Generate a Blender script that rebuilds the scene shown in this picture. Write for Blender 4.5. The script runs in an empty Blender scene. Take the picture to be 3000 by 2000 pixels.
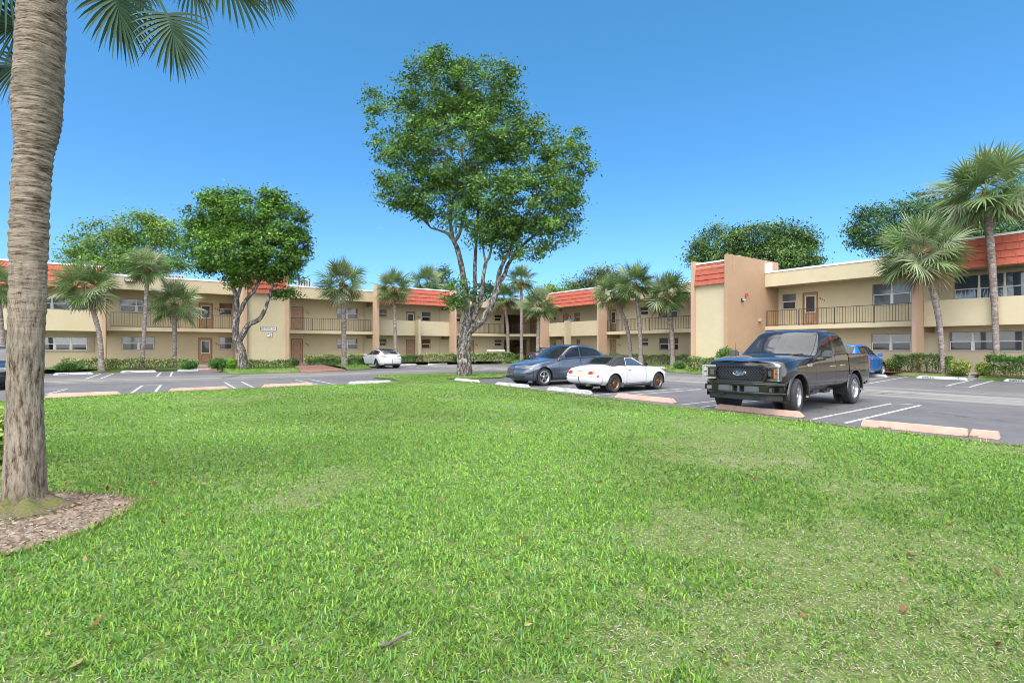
import bpy, bmesh, math, random
import numpy as np
from mathutils import Vector, Matrix
RND = random.Random(7); NPR = np.random.default_rng(5)
sc = bpy.context.scene; COL = sc.collection
R = math.radians; PI = math.pi
# ---- camera model: eye height, focal length (for a 3000 px wide picture), horizon row
EYE = 1.55; FL = 1544.0; HOR = 1017.6
TH = R(35.23); CT, ST = math.cos(TH), math.sin(TH)
DL, DR = 47.25, 35.6                     # distance of the two facade planes from the eye
CORNER = (DL*-ST + DR*CT, DL*CT + DR*ST) # inner corner of the court

def G(px, py, z=0.0):
    "ground point (height z) seen at a photo pixel"
    Y = (EYE-z)*FL/(py-HOR)
    return ((px-1500)/FL*Y, Y, z)
def PT(px, py, Y):
    return Vector(((px-1500)/FL*Y, Y, EYE+(HOR-py)/FL*Y))
def FX(w, px, rec=0.0):
    "distance along facade w ('L' or 'R') of a photo column"
    q = (px-1500)/FL
    n, u, d, o = ((-ST, CT), (CT, ST), DL, DR) if w == 'L' else ((CT, ST), (ST, -CT), DR, -DL)
    Y = (d+rec)/(n[0]*q+n[1])
    return u[0]*q*Y+u[1]*Y-o
def L2W(w, x, y, z=0.0):
    if w == 'L': return Vector((CORNER[0]+CT*x-ST*y, CORNER[1]+ST*x+CT*y, z))
    return Vector((CORNER[0]+ST*x+CT*y, CORNER[1]-CT*x+ST*y, z))

# ---- object helpers
def tag(o, label=None, cat=None, group=None, kind=None):
    if label: o['label'] = label
    if cat: o['category'] = cat
    if group: o['group'] = group
    if kind: o['kind'] = kind
    return o
def thing(name, label, cat, loc=(0, 0, 0), rz=0.0, group=None):
    o = bpy.data.objects.new(name, None); COL.objects.link(o)
    o.empty_display_size = .2
    o.location = loc; o.rotation_euler = (0, 0, rz)
    return tag(o, label, cat, group)
def link(name, me, parent=None):
    o = bpy.data.objects.new(name, me); COL.objects.link(o)
    if parent is not None: o.parent = parent
    return o
def copy_tree(o, parent=None):
    c = o.copy(); COL.objects.link(c)
    if parent is not None: c.parent = parent
    for ch in list(o.children): copy_tree(ch, c)
    return c

class MB:
    "collects shapes, then links them as ONE mesh object"
    def __init__(s): s.v = []; s.f = []; s.m = []
    def add(s, vs, fs, mi=0):
        b = len(s.v); s.v += [tuple(p) for p in vs]
        s.f += [tuple(b+i for i in f) for f in fs]; s.m += [mi]*len(fs)
        return s
    def box(s, x0, x1, y0, y1, z0, z1, mi=0, M=None):
        vs = [Vector(p) for p in ((x0,y0,z0),(x1,y0,z0),(x1,y1,z0),(x0,y1,z0),(x0,y0,z1),(x1,y0,z1),(x1,y1,z1),(x0,y1,z1))]
        if M is not None: vs = [M @ p for p in vs]
        return s.add(vs, [(0,3,2,1),(4,5,6,7),(0,1,5,4),(1,2,6,5),(2,3,7,6),(3,0,4,7)], mi)
    def bbox(s, x0, x1, y0, y1, z0, z1, b=.01, mi=0, M=None):
        "box with chamfered edges"
        bm = bmesh.new(); bmesh.ops.create_cube(bm, size=1)
        bmesh.ops.scale(bm, vec=(x1-x0, y1-y0, z1-z0), verts=bm.verts)
        bmesh.ops.translate(bm, vec=((x0+x1)/2, (y0+y1)/2, (z0+z1)/2), verts=bm.verts)
        bmesh.ops.bevel(bm, geom=bm.edges[:], offset=b, segments=2, affect='EDGES')
        if M is not None: bmesh.ops.transform(bm, matrix=M, verts=bm.verts)
        bm.verts.index_update()
        s.add([v.co for v in bm.verts], [[v.index for v in f.verts] for f in bm.faces], mi); bm.free(); return s
    def prism(s, poly, a, b, axis=0, mi=0, M=None):
        "extrude a 2D polygon from a to b along an axis (other two axes in cyclic order)"
        n = len(poly); vs = []
        for t in (a, b):
            for p in poly:
                q = [0, 0, 0]; q[axis] = t; q[(axis+1) % 3] = p[0]; q[(axis+2) % 3] = p[1]
                vs.append(Vector(q))
        if M is not None: vs = [M @ p for p in vs]
        fs = [tuple(range(n-1, -1, -1)), tuple(range(n, 2*n))]
        fs += [(i, (i+1) % n, n+(i+1) % n, n+i) for i in range(n)]
        return s.add(vs, fs, mi)
    def tube(s, pts, rad, n=8, mi=0, cap=True):
        pts = [Vector(p) for p in pts]
        if not hasattr(rad, '__len__'): rad = [rad]*len(pts)
        ref = Vector((0, 0, 1)) if abs((pts[-1]-pts[0]).normalized().z) < .9 else Vector((1, 0, 0))
        vs = []; fs = []
        for i, p in enumerate(pts):
            t = (pts[min(i+1, len(pts)-1)]-pts[max(i-1, 0)]).normalized()
            a = t.cross(ref).normalized(); b = t.cross(a).normalized()
            for k in range(n):
                an = 2*PI*k/n; vs.append(p+(a*math.cos(an)+b*math.sin(an))*rad[i])
        for i in range(len(pts)-1):
            for k in range(n):
                fs.append((i*n+k, i*n+(k+1) % n, (i+1)*n+(k+1) % n, (i+1)*n+k))
        if cap:
            fs.append(tuple(range(n))); fs.append(tuple((len(pts)-1)*n+k for k in range(n-1, -1, -1)))
        return s.add(vs, fs, mi)
    def lathe(s, prof, n=24, axis=2, mi=0, M=None):
        "profile of (radius, height) turned about an axis"
        vs = []; fs = []; m = len(prof)
        for k in range(n):
            an = 2*PI*k/n
            for r, h in prof:
                q = [0, 0, 0]; q[axis] = h; q[(axis+1) % 3] = r*math.cos(an); q[(axis+2) % 3] = r*math.sin(an)
                vs.append(Vector(q))
        if M is not None: vs = [M @ p for p in vs]
        for k in range(n):
            for j in range(m-1):
                fs.append((k*m+j, ((k+1) % n)*m+j, ((k+1) % n)*m+j+1, k*m+j+1))
        return s.add(vs, fs, mi)
    def text(s, txt, size, M, mi=0, depth=.004, bold=0.0, shear=0.0, align='CENTER'):
        cu = bpy.data.curves.new('t', 'FONT'); cu.body = txt; cu.size = size; cu.extrude = depth
        cu.align_x = align; cu.align_y = 'CENTER'; cu.offset = bold; cu.shear = shear; cu.resolution_u = 3
        ob = bpy.data.objects.new('t', cu)
        me = bpy.data.meshes.new_from_object(ob)
        s.add([M @ v.co for v in me.vertices], [tuple(p.vertices) for p in me.polygons], mi)
        bpy.data.objects.remove(ob); bpy.data.curves.remove(cu); bpy.data.meshes.remove(me); return s
    def build(s, name, mats, parent=None, smooth=None):
        me = bpy.data.meshes.new(name); me.from_pydata(s.v, [], s.f)
        for m in (mats if isinstance(mats, (list, tuple)) else [mats]): me.materials.append(m)
        me.polygons.foreach_set('material_index', s.m)
        if smooth is not None:
            me.polygons.foreach_set('use_smooth', [True]*len(s.f)); me.update()
            if smooth < 180: me.set_sharp_from_angle(angle=R(smooth))
        me.update()
        return link(name, me, parent)

def npmesh(name, V, F, mat, parent=None, col=None, smooth=False):
    "mesh from numpy arrays; every face has the same number of corners; col = colour per face"
    V = np.asarray(V, np.float32); F = np.asarray(F, np.int32); k = F.shape[1]
    me = bpy.data.meshes.new(name)
    me.vertices.add(len(V)); me.vertices.foreach_set('co', V.ravel())
    me.loops.add(F.size); me.loops.foreach_set('vertex_index', F.ravel())
    me.polygons.add(len(F)); me.polygons.foreach_set('loop_start', np.arange(0, F.size, k, dtype=np.int32))
    if smooth: me.polygons.foreach_set('use_smooth', np.ones(len(F), bool))
    for m in (mat if isinstance(mat, (list, tuple)) else [mat]): me.materials.append(m)
    if col is not None:
        at = me.attributes.new('Col', 'FLOAT_COLOR', 'FACE')
        c = np.ones((len(F), 4), np.float32); c[:, :3] = col
        at.data.foreach_set('color', c.ravel())
    me.update(calc_edges=True)
    return link(name, me, parent)

# ---- materials
def nd(nt, typ, **kw):
    n = nt.nodes.new(typ)
    for k, v in kw.items():
        if k in n.inputs.keys() if isinstance(k, str) else False: n.inputs[k].default_value = v
        else: setattr(n, k, v)
    return n
def base_mat(name):
    m = bpy.data.materials.new(name); m.use_nodes = True; nt = m.node_tree; nt.nodes.clear()
    out = nt.nodes.new('ShaderNodeOutputMaterial'); b = nt.nodes.new('ShaderNodeBsdfPrincipled')
    nt.links.new(b.outputs[0], out.inputs[0]); return m, nt, b, out
def rgba(c): return (c[0], c[1], c[2], 1)
def noise_tex(nt, scale, detail=4, rough=.6, stretch=None, coord='Object'):
    tc = nt.nodes.new('ShaderNodeTexCoord'); n = nt.nodes.new('ShaderNodeTexNoise')
    n.inputs['Scale'].default_value = scale; n.inputs['Detail'].default_value = detail; n.inputs['Roughness'].default_value = rough
    if stretch is not None:
        mp = nt.nodes.new('ShaderNodeMapping'); mp.inputs['Scale'].default_value = stretch
        nt.links.new(tc.outputs[coord], mp.inputs[0]); nt.links.new(mp.outputs[0], n.inputs[0])
    else: nt.links.new(tc.outputs[coord], n.inputs[0])
    return n
def ramp(nt, fac, stops):
    r = nt.nodes.new('ShaderNodeValToRGB'); el = r.color_ramp.elements
    while len(el) < len(stops): el.new(.5)
    for e, (p, c) in zip(el, stops): e.position = p; e.color = rgba(c)
    nt.links.new(fac, r.inputs[0]); return r
def mixc(nt, a, b, fac, mode='MIX'):
    m = nt.nodes.new('ShaderNodeMix'); m.data_type = 'RGBA'; m.blend_type = mode
    for s, v in ((m.inputs['A'], a), (m.inputs['B'], b)):
        if isinstance(v, (tuple, list)): s.default_value = rgba(v)
        else: nt.links.new(v, s)
    f = m.inputs['Factor']
    if isinstance(fac, (int, float)): f.default_value = fac
    else: nt.links.new(fac, f)
    return m.outputs['Result']
def bump(nt, b, h, strength=.3, dist=.02):
    bp = nt.nodes.new('ShaderNodeBump'); bp.inputs['Strength'].default_value = strength; bp.inputs['Distance'].default_value = dist
    nt.links.new(h, bp.inputs['Height']); nt.links.new(bp.outputs[0], b.inputs['Normal'])
def MAT(name, col, rough=.6, metal=0.0, var=.12, scale=3.0, bmp=0.0, bscale=40.0, coat=0.0, spec=.5, emit=None, stretch=None):
    "painted/plain surface: colour varied by two noises, optional fine bump"
    m, nt, b, out = base_mat(name)
    b.inputs['Roughness'].default_value = rough; b.inputs['Metallic'].default_value = metal
    b.inputs['Specular IOR Level'].default_value = spec; b.inputs['Coat Weight'].default_value = coat; b.inputs['Coat Roughness'].default_value = .04
    if var > 0:
        n = noise_tex(nt, scale, 6, .65, stretch)
        lo = [c*(1-var) for c in col]; hi = [min(1, c*(1+var)) for c in col]
        r = ramp(nt, n.outputs[0], [(.3, lo), (.7, hi)])
        nt.links.new(r.outputs[0], b.inputs['Base Color'])
    else: b.inputs['Base Color'].default_value = rgba(col)
    if bmp > 0: bump(nt, b, noise_tex(nt, bscale, 5, .7).outputs[0], bmp, .01)
    return m
def LEAF(name, trans=.35, rough=.45, spec=.4, sheen=0):
    "leaf: colour from the face attribute, light shines through"
    m, nt, b, out = base_mat(name)
    a = nt.nodes.new('ShaderNodeAttribute'); a.attribute_name = 'Col'
    b.inputs['Roughness'].default_value = rough; b.inputs['Specular IOR Level'].default_value = spec
    nt.links.new(a.outputs['Color'], b.inputs['Base Color'])
    t = nt.nodes.new('ShaderNodeBsdfTranslucent'); nt.links.new(a.outputs['Color'], t.inputs[0])
    mx = nt.nodes.new('ShaderNodeMixShader'); mx.inputs[0].default_value = trans
    nt.links.new(b.outputs[0], mx.inputs[1]); nt.links.new(t.outputs[0], mx.inputs[2]); nt.links.new(mx.outputs[0], out.inputs[0])
    return m
def GLASS(name, col=(.02, .025, .03), rough=.03, spec=.6):
    m, nt, b, out = base_mat(name)
    b.inputs['Base Color'].default_value = rgba(col); b.inputs['Roughness'].default_value = rough
    b.inputs['Specular IOR Level'].default_value = spec; b.inputs['Coat Weight'].default_value = .6; b.inputs['Coat Roughness'].default_value = .02
    return m
def STUCCO(name, col):
    m, nt, b, out = base_mat(name); b.inputs['Roughness'].default_value = .9; b.inputs['Specular IOR Level'].default_value = .2
    n1 = noise_tex(nt, .35, 6, .7); n2 = noise_tex(nt, 4, 5, .7); n3 = noise_tex(nt, 1.2, 6, .7, (1, 1, .12))
    c = ramp(nt, n1.outputs[0], [(.3, [k*.9 for k in col]), (.7, [min(1, k*1.06) for k in col])]).outputs[0]
    c = mixc(nt, c, [k*.8 for k in col], ramp(nt, n2.outputs[0], [(.52, (0, 0, 0)), (.8, (.35, .35, .35))]).outputs[0])
    c = mixc(nt, c, [k*.62 for k in col], ramp(nt, n3.outputs[0], [(.58, (0, 0, 0)), (.82, (.4, .4, .4))]).outputs[0])
    nt.links.new(c, b.inputs['Base Color'])
    n4 = noise_tex(nt, 9, 6, .75); bump(nt, b, n4.outputs[0], .12, .02)
    return m
m_ = {}
m_['cream'] = STUCCO('cream_stucco', (.53, .455, .31))
m_['tan'] = STUCCO('tan_stucco', (.40, .265, .17))
m_['pink'] = STUCCO('salmon_tan_stucco', (.50, .345, .245))
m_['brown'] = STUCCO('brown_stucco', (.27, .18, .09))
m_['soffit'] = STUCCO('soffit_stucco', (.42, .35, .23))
m_['orange'] = MAT('red_orange_shingle_paint', (.37, .085, .05), .75, var=.16, scale=2.5, bmp=.3, bscale=25)
m_['white'] = MAT('white_metal_trim', (.72, .74, .78), .45, var=.08)
m_['sash'] = MAT('white_window_sash', (.68, .68, .68), .5, var=.05)
m_['wframe'] = MAT('tan_window_frame', (.33, .29, .22), .6, var=.08)
m_['door'] = MAT('brown_door_paint', (.38, .225, .13), .5, var=.08)
m_['doortrim'] = MAT('dark_brown_door_trim', (.21, .115, .06), .55, var=.08)
m_['rail'] = MAT('dark_bronze_railing', (.035, .03, .026), .5, var=.1)
m_['roofdeck'] = MAT('grey_roof_membrane', (.45, .45, .45), .9)
def BLIND(name, c):
    "pane with slatted blinds close behind the glass"
    m, nt, b, out = base_mat(name); tcx = nt.nodes.new('ShaderNodeTexCoord'); wv = nt.nodes.new('ShaderNodeTexWave'); wv.bands_direction = 'Z'; wv.inputs['Scale'].default_value = 5.5; wv.inputs['Distortion'].default_value = .3
    nt.links.new(tcx.outputs['Object'], wv.inputs[0]); cc = mixc(nt, [k*.7 for k in c], [min(1, k*1.25) for k in c], wv.outputs[0]); n = noise_tex(nt, .6, 3, .6)
    cc = mixc(nt, cc, [k*.6 for k in c], ramp(nt, n.outputs[0], [(.45, (0,0,0)), (.6, (.7,.7,.7))]).outputs[0])
    nt.links.new(cc, b.inputs['Base Color']); b.inputs['Roughness'].default_value = .05; b.inputs['Coat Weight'].default_value = .5; return m
m_['pane_hi'] = BLIND('pane_with_blind', (.115, .13, .155)); m_['pane_hi2'] = BLIND('pane_with_cream_blind', (.17, .165, .15)); m_['pane_hi3'] = BLIND('pane_with_dark_blind', (.07, .08, .095))
m_['pane_lo'] = GLASS('screened_pane', (.035, .04, .05), .25, .35)
m_['pane_dark'] = GLASS('dark_pane', (.012, .012, .014), .05, .5)
m_['pane_warm'] = GLASS('pane_with_wood_shutter', (.13, .05, .025), .15, .4)
m_['pane_sky'] = GLASS('clear_reflecting_pane', (.05, .07, .10), .01, 1.0)
m_['black'] = MAT('black_metal', (.015, .015, .015), .5, var=.1)
m_['grey'] = MAT('grey_metal', (.4, .42, .44), .45, .3, var=.12)
m_['red'] = MAT('red_plastic', (.45, .02, .02), .4, var=.05)
m_['signwhite'] = MAT('white_sign_face', (.78, .78, .8), .5, var=.04)
m_['ink'] = MAT('black_lettering', (.012, .012, .016), .6, var=0)
# ================= sky, sun, camera
SUN_EL, SUN_ROT = R(56), R(205)      # sun high, behind and to the left of the camera
W = bpy.data.worlds.new('World'); sc.world = W; W.use_nodes = True; nt = W.node_tree; nt.nodes.clear()
wo = nt.nodes.new('ShaderNodeOutputWorld'); bg = nt.nodes.new('ShaderNodeBackground'); nt.links.new(bg.outputs[0], wo.inputs[0])
sky = nt.nodes.new('ShaderNodeTexSky'); sky.sky_type = 'NISHITA'; sky.sun_disc = False
sky.sun_elevation = SUN_EL; sky.sun_rotation = SUN_ROT; sky.air_density = 1.0; sky.dust_density = .3; sky.ozone_density = 2.2; sky.altitude = 0
bg.inputs[1].default_value = .14
tc = nt.nodes.new('ShaderNodeTexCoord')
# broken cloud: thin wisps low in front, a brighter broken deck overhead and behind
mp = nt.nodes.new('ShaderNodeMapping'); mp.inputs['Scale'].default_value = (1.6, 1.6, 4.5); nt.links.new(tc.outputs['Generated'], mp.inputs[0])
cn = nt.nodes.new('ShaderNodeTexNoise'); cn.inputs['Scale'].default_value = 2.3; cn.inputs['Detail'].default_value = 9; cn.inputs['Roughness'].default_value = .58
nt.links.new(mp.outputs[0], cn.inputs[0])
sx = nt.nodes.new('ShaderNodeSeparateXYZ'); nt.links.new(tc.outputs['Generated'], sx.inputs[0])
back = nt.nodes.new('ShaderNodeMapRange'); back.inputs['From Min'].default_value = .05; back.inputs['From Max'].default_value = -.5
back.inputs['To Min'].default_value = 0; back.inputs['To Max'].default_value = .48
nt.links.new(sx.outputs['Y'], back.inputs['Value'])
lowr = nt.nodes.new('ShaderNodeMapRange'); lowr.inputs['From Min'].default_value = .34; lowr.inputs['From Max'].default_value = .02
lowr.inputs['To Min'].default_value = 0; lowr.inputs['To Max'].default_value = .08
nt.links.new(sx.outputs['Z'], lowr.inputs['Value'])
ad = nt.nodes.new('ShaderNodeMath'); ad.operation = 'ADD'; nt.links.new(cn.outputs[0], ad.inputs[0]); AD_ = ad
over = nt.nodes.new('ShaderNodeMapRange'); over.inputs['From Min'].default_value = .60; over.inputs['From Max'].default_value = .90; over.inputs['To Max'].default_value = .52
nt.links.new(sx.outputs['Z'], over.inputs['Value'])
mxo = nt.nodes.new('ShaderNodeMath'); mxo.operation = 'MAXIMUM'; nt.links.new(back.outputs[0], mxo.inputs[0]); nt.links.new(over.outputs[0], mxo.inputs[1])
ad2 = nt.nodes.new('ShaderNodeMath'); ad2.operation = 'ADD'; nt.links.new(mxo.outputs[0], ad.inputs[1]); nt.links.new(ad.outputs[0], ad2.inputs[0]); nt.links.new(lowr.outputs[0], ad2.inputs[1])
cm = nt.nodes.new('ShaderNodeMapRange'); cm.interpolation_type = 'SMOOTHSTEP'
cm.inputs['From Min'].default_value = .70; cm.inputs['From Max'].default_value = .98; cm.inputs['To Max'].default_value = .85
nt.links.new(ad2.outputs[0], cm.inputs['Value'])
hs = nt.nodes.new('ShaderNodeMix'); hs.data_type = 'RGBA'; hs.blend_type = 'MULTIPLY'; hs.inputs['Factor'].default_value = 1
tr = nt.nodes.new('ShaderNodeValToRGB'); el_ = tr.color_ramp.elements
while len(el_) > 1: el_.remove(el_[-1])
el_[0].position = 0; el_[0].color = (.50, .75, 1.10, 1)
for p_, c_ in ((.14, (.45, .76, 1.07, 1)), (.32, (.40, .80, 1.04, 1)), (.60, (.42, .97, 1.13, 1)), (.78, (.85, .97, 1.0, 1))): q_ = el_.new(p_); q_.color = c_
sz0 = nt.nodes.new('ShaderNodeSeparateXYZ'); nt.links.new(tc.outputs['Generated'], sz0.inputs[0]); nt.links.new(sz0.outputs['Z'], tr.inputs[0]); nt.links.new(tr.outputs[0], hs.inputs['B'])
nt.links.new(sky.outputs[0], hs.inputs['A'])
mx = nt.nodes.new('ShaderNodeMix'); mx.data_type = 'RGBA'; nt.links.new(cm.outputs[0], mx.inputs['Factor'])
nt.links.new(hs.outputs['Result'], mx.inputs['A']); mx.inputs['B'].default_value = (19.0, 19.0, 19.0, 1)
nt.links.new(mx.outputs['Result'], bg.inputs[0])
ld = bpy.data.lights.new('sun', 'SUN'); ld.energy = 1.9; ld.angle = R(26); ld.color = (1, .96, .9)
lo = bpy.data.objects.new('sun', ld); COL.objects.link(lo)
sd = Vector((math.sin(SUN_ROT)*math.cos(SUN_EL), math.cos(SUN_ROT)*math.cos(SUN_EL), math.sin(SUN_EL)))
lo.rotation_euler = sd.to_track_quat('Z', 'Y').to_euler(); lo.location = (0, -5, 30)
cd = bpy.data.cameras.new('camera'); cam = bpy.data.objects.new('camera', cd); COL.objects.link(cam); sc.camera = cam
cam.location = (0, 0, EYE); cam.rotation_euler = (R(90), 0, 0)
cd.sensor_width = 36; cd.lens = 36*FL/3000; cd.shift_y = (HOR-1000)/3000; cd.clip_start = .05; cd.clip_end = 3000
vs = sc.view_settings; vs.view_transform = 'Standard'; vs.look = 'None'; vs.exposure = 0.64; vs.gamma = 1; vs.use_curve_mapping = False
sc.cycles.filter_width = .95; sc.cycles.use_denoising = True; sc.cycles.max_bounces = 6; sc.cycles.transparent_max_bounces = 6; sc.cycles.diffuse_bounces = 3; sc.cycles.glossy_bounces = 3
# ================= ground, parking lot, lawn, markings
def ground_poly(name, pts, z, mat, thick=0.0):
    bm = bmesh.new(); vs = [bm.verts.new((p[0], p[1], z)) for p in pts]
    f = bm.faces.new(vs); f.normal_update()
    if f.normal.z < 0: f.normal_flip()
    if thick:
        r = bmesh.ops.extrude_face_region(bm, geom=[f]); nv = [g for g in r['geom'] if isinstance(g, bmesh.types.BMVert)]
        bmesh.ops.translate(bm, vec=(0, 0, -thick), verts=list(f.verts))
        bmesh.ops.recalc_face_normals(bm, faces=bm.faces)
    bmesh.ops.triangulate(bm, faces=[f for f in bm.faces if len(f.verts) > 4])
    me = bpy.data.meshes.new(name); bm.to_mesh(me); bm.free(); me.materials.append(mat)
    return tag(link(name, me), kind='structure')
def inside(poly, x, y):
    c = np.zeros(len(x), bool); j = len(poly)-1
    for i in range(len(poly)):
        xi, yi = poly[i][0], poly[i][1]; xj, yj = poly[j][0], poly[j][1]
        k = ((yi > y) != (yj > y)) & (x < (xj-xi)*(y-yi)/((yj-yi) if yj != yi else 1e-9)+xi)
        c ^= k; j = i
    return c
# asphalt: sealed dark grey, worn paler along the driving lanes
m, nt, b, out = base_mat('asphalt'); b.inputs['Roughness'].default_value = .8; b.inputs['Specular IOR Level'].default_value = .35
n1 = noise_tex(nt, .12, 6, .6); n2 = noise_tex(nt, 1.1, 8, .7); n3 = noise_tex(nt, 90, 3, .7)
c = ramp(nt, n2.outputs[0], [(.32, (.088, .086, .092)), (.7, (.128, .125, .130))]).outputs[0]
c = mixc(nt, c, (.158, .152, .152), ramp(nt, n1.outputs[0], [(.45, (0, 0, 0)), (.66, (.6, .6, .6))]).outputs[0])
tcA = nt.nodes.new('ShaderNodeTexCoord')
def lane_band(ang, off, half, strength):
    "streaky band of worn asphalt parallel to a facade"
    mpx = nt.nodes.new('ShaderNodeMapping'); mpx.vector_type = 'POINT'; mpx.inputs['Rotation'].default_value = (0, 0, -ang)
    nt.links.new(tcA.outputs['Object'], mpx.inputs[0])
    sp = nt.nodes.new('ShaderNodeSeparateXYZ'); nt.links.new(mpx.outputs[0], sp.inputs[0])
    nz = nt.nodes.new('ShaderNodeTexNoise'); nz.inputs['Scale'].default_value = 1; nz.inputs['Detail'].default_value = 6
    m2 = nt.nodes.new('ShaderNodeMapping'); m2.inputs['Scale'].default_value = (.12, 1.6, 1); nt.links.new(mpx.outputs[0], m2.inputs[0]); nt.links.new(m2.outputs[0], nz.inputs[0])
    s1 = nt.nodes.new('ShaderNodeMath'); s1.operation = 'SUBTRACT'; nt.links.new(sp.outputs['Y'], s1.inputs[0]); s1.inputs[1].default_value = off
    s2 = nt.nodes.new('ShaderNodeMath'); s2.operation = 'ABSOLUTE'; nt.links.new(s1.outputs[0], s2.inputs[0])
    mr = nt.nodes.new('ShaderNodeMapRange'); mr.inputs['From Min'].default_value = half; mr.inputs['From Max'].default_value = half*.3; nt.links.new(s2.outputs[0], mr.inputs['Value'])
    rr = ramp(nt, nz.outputs[0], [(.42, (0, 0, 0)), (.62, (strength,)*3)])
    mu = nt.nodes.new('ShaderNodeMath'); mu.operation = 'MULTIPLY'; nt.links.new(mr.outputs[0], mu.inputs[0]); nt.links.new(rr.outputs[0], mu.inputs[1])
    return mu.outputs[0]
c = mixc(nt, c, (.30, .28, .25), lane_band(TH, 31.5, 3.2, .8))
c = mixc(nt, c, (.30, .28, .25), lane_band(TH-PI/2, 21.5, 3.4, .8))
c = mixc(nt, c, (.03, .03, .035), ramp(nt, n3.outputs[0], [(.60, (0, 0, 0)), (.72, (.55, .55, .55))]).outputs[0])
c = mixc(nt, c, (.3, .3, .32), ramp(nt, noise_tex(nt, 130, 2, .6).outputs[0], [(.66, (0, 0, 0)), (.74, (.6, .6, .6))]).outputs[0])
c = mixc(nt, c, (.028, .027, .028), ramp(nt, noise_tex(nt, .55, 3, .5).outputs[0], [(.66, (0, 0, 0)), (.72, (.55, .55, .55))]).outputs[0])
n5 = nt.nodes.new('ShaderNodeTexVoronoi'); n5.feature = 'DISTANCE_TO_EDGE'; n5.inputs['Scale'].default_value = .28
tcv = nt.nodes.new('ShaderNodeTexCoord'); wob = noise_tex(nt, .8, 5, .6); vm = nt.nodes.new('ShaderNodeVectorMath'); vm.operation = 'MULTIPLY_ADD'; vm.inputs[1].default_value = (1.6, 1.6, 0); nt.links.new(wob.outputs['Color'], vm.inputs[0]); nt.links.new(tcv.outputs['Object'], vm.inputs[2]); nt.links.new(vm.outputs[0], n5.inputs[0]); n5.inputs['Scale'].default_value = .22
c = mixc(nt, c, (.03, .03, .03), ramp(nt, n5.outputs['Distance'], [(0, (.75, .75, .75)), (.006, (0, 0, 0))]).outputs[0])
nt.links.new(c, b.inputs['Base Color']); bump(nt, b, n3.outputs[0], .4, .008); m_['asphalt'] = m
# turf base: thatch and soil under the blades
m, nt, b, out = base_mat('turf_soil'); b.inputs['Roughness'].default_value = .95; b.inputs['Specular IOR Level'].default_value = .1
n1 = noise_tex(nt, .45, 6, .65); n2 = noise_tex(nt, 14, 7, .75); n3 = noise_tex(nt, 60, 4, .7)
c = ramp(nt, n2.outputs[0], [(.3, (.06, .10, .028)), (.5, (.12, .19, .045)), (.72, (.22, .24, .10))]).outputs[0]
c = mixc(nt, c, (.33, .29, .20), ramp(nt, n1.outputs[0], [(.55, (0, 0, 0)), (.75, (.6, .6, .6))]).outputs[0])
c = mixc(nt, c, (.055, .05, .025), ramp(nt, n3.outputs[0], [(.5, (0, 0, 0)), (.7, (.8, .8, .8))]).outputs[0])
nt.links.new(c, b.inputs['Base Color']); bump(nt, b, n2.outputs[0], .6, .03); m_['turf'] = m
m_['mulch'] = MAT('brown_mulch_soil', (.27, .20, .145), .95, var=.45, scale=22, bmp=.9, bscale=30)
m_['redmulch'] = MAT('red_bark_mulch', (.22, .06, .035), .95, var=.5, scale=25, bmp=.8, bscale=40)
m_['concrete'] = MAT('concrete_walk', (.36, .34, .31), .9, var=.2, scale=2, bmp=.2)
m, nt, b, out = base_mat('brick_pavers'); b.inputs['Roughness'].default_value = .85
tcb = nt.nodes.new('ShaderNodeTexCoord'); bk = nt.nodes.new('ShaderNodeTexBrick'); nt.links.new(tcb.outputs['Object'], bk.inputs[0])
bk.inputs['Color1'].default_value = (.30, .13, .09, 1); bk.inputs['Color2'].default_value = (.36, .19, .14, 1); bk.inputs['Mortar'].default_value = (.25, .18, .14, 1)
bk.inputs['Scale'].default_value = 4; bk.inputs['Mortar Size'].default_value = .012; nt.links.new(bk.outputs[0], b.inputs['Base Color']); m_['brick'] = m

S = 900
ground_poly('ground', [(-S, -S), (S, -S), (S, S), (-S, S)], -.06, m_['turf'])
ground_poly('parking_lot', [(-70, -6), (70, -6), (70, 66), (-70, 66)], 0.0, m_['asphalt'])
LAWN_PX = [(-300,1204),(0,1181),(132,1173.5),(330,1161.5),(500,1152),(700,1142.5),(900,1133.7),(1030,1130),(1120,1126),(1187,1120.5),(1150,1112),(1098,1108.5),(1105,1104.5),(1180,1099.5),(1300,1095.4),(1400,1094),(1478,1094.5),(1488,1099),(1470,1107),(1400,1110.5),(1345,1111),(1290,1112.5),
           (1315,1117),(1398,1125),(1544,1144),(1600,1151.5),(1700,1162.5),(1850,1182),(1935,1192.5),(2000,1199.5),(2180,1220),(2346,1239.5),(2600,1272),(3000,1317),(3400,1366)]
LAWN = [G(x, y, .0) for x, y in LAWN_PX]
LAWN = [(p[0], p[1]) for p in LAWN]+[(14, 2), (14, -4), (-16, -4), (-16, 11)]
LZ = .045
ground_poly('lawn', LAWN, LZ, m_['turf'], .1)
BED_PX = [(-200,1640),(0,1634),(60,1617),(125,1598),(210,1570),(286,1540),(350,1508),(397,1482),(404,1469),(375,1455),(312,1451),(223,1447),(143,1446),(0,1444),(-200,1460)]
BED = [G(x, y, LZ)[:2] for x, y in BED_PX]
ground_poly('mulch_bed', BED, LZ+.008, m_['mulch'])
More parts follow.
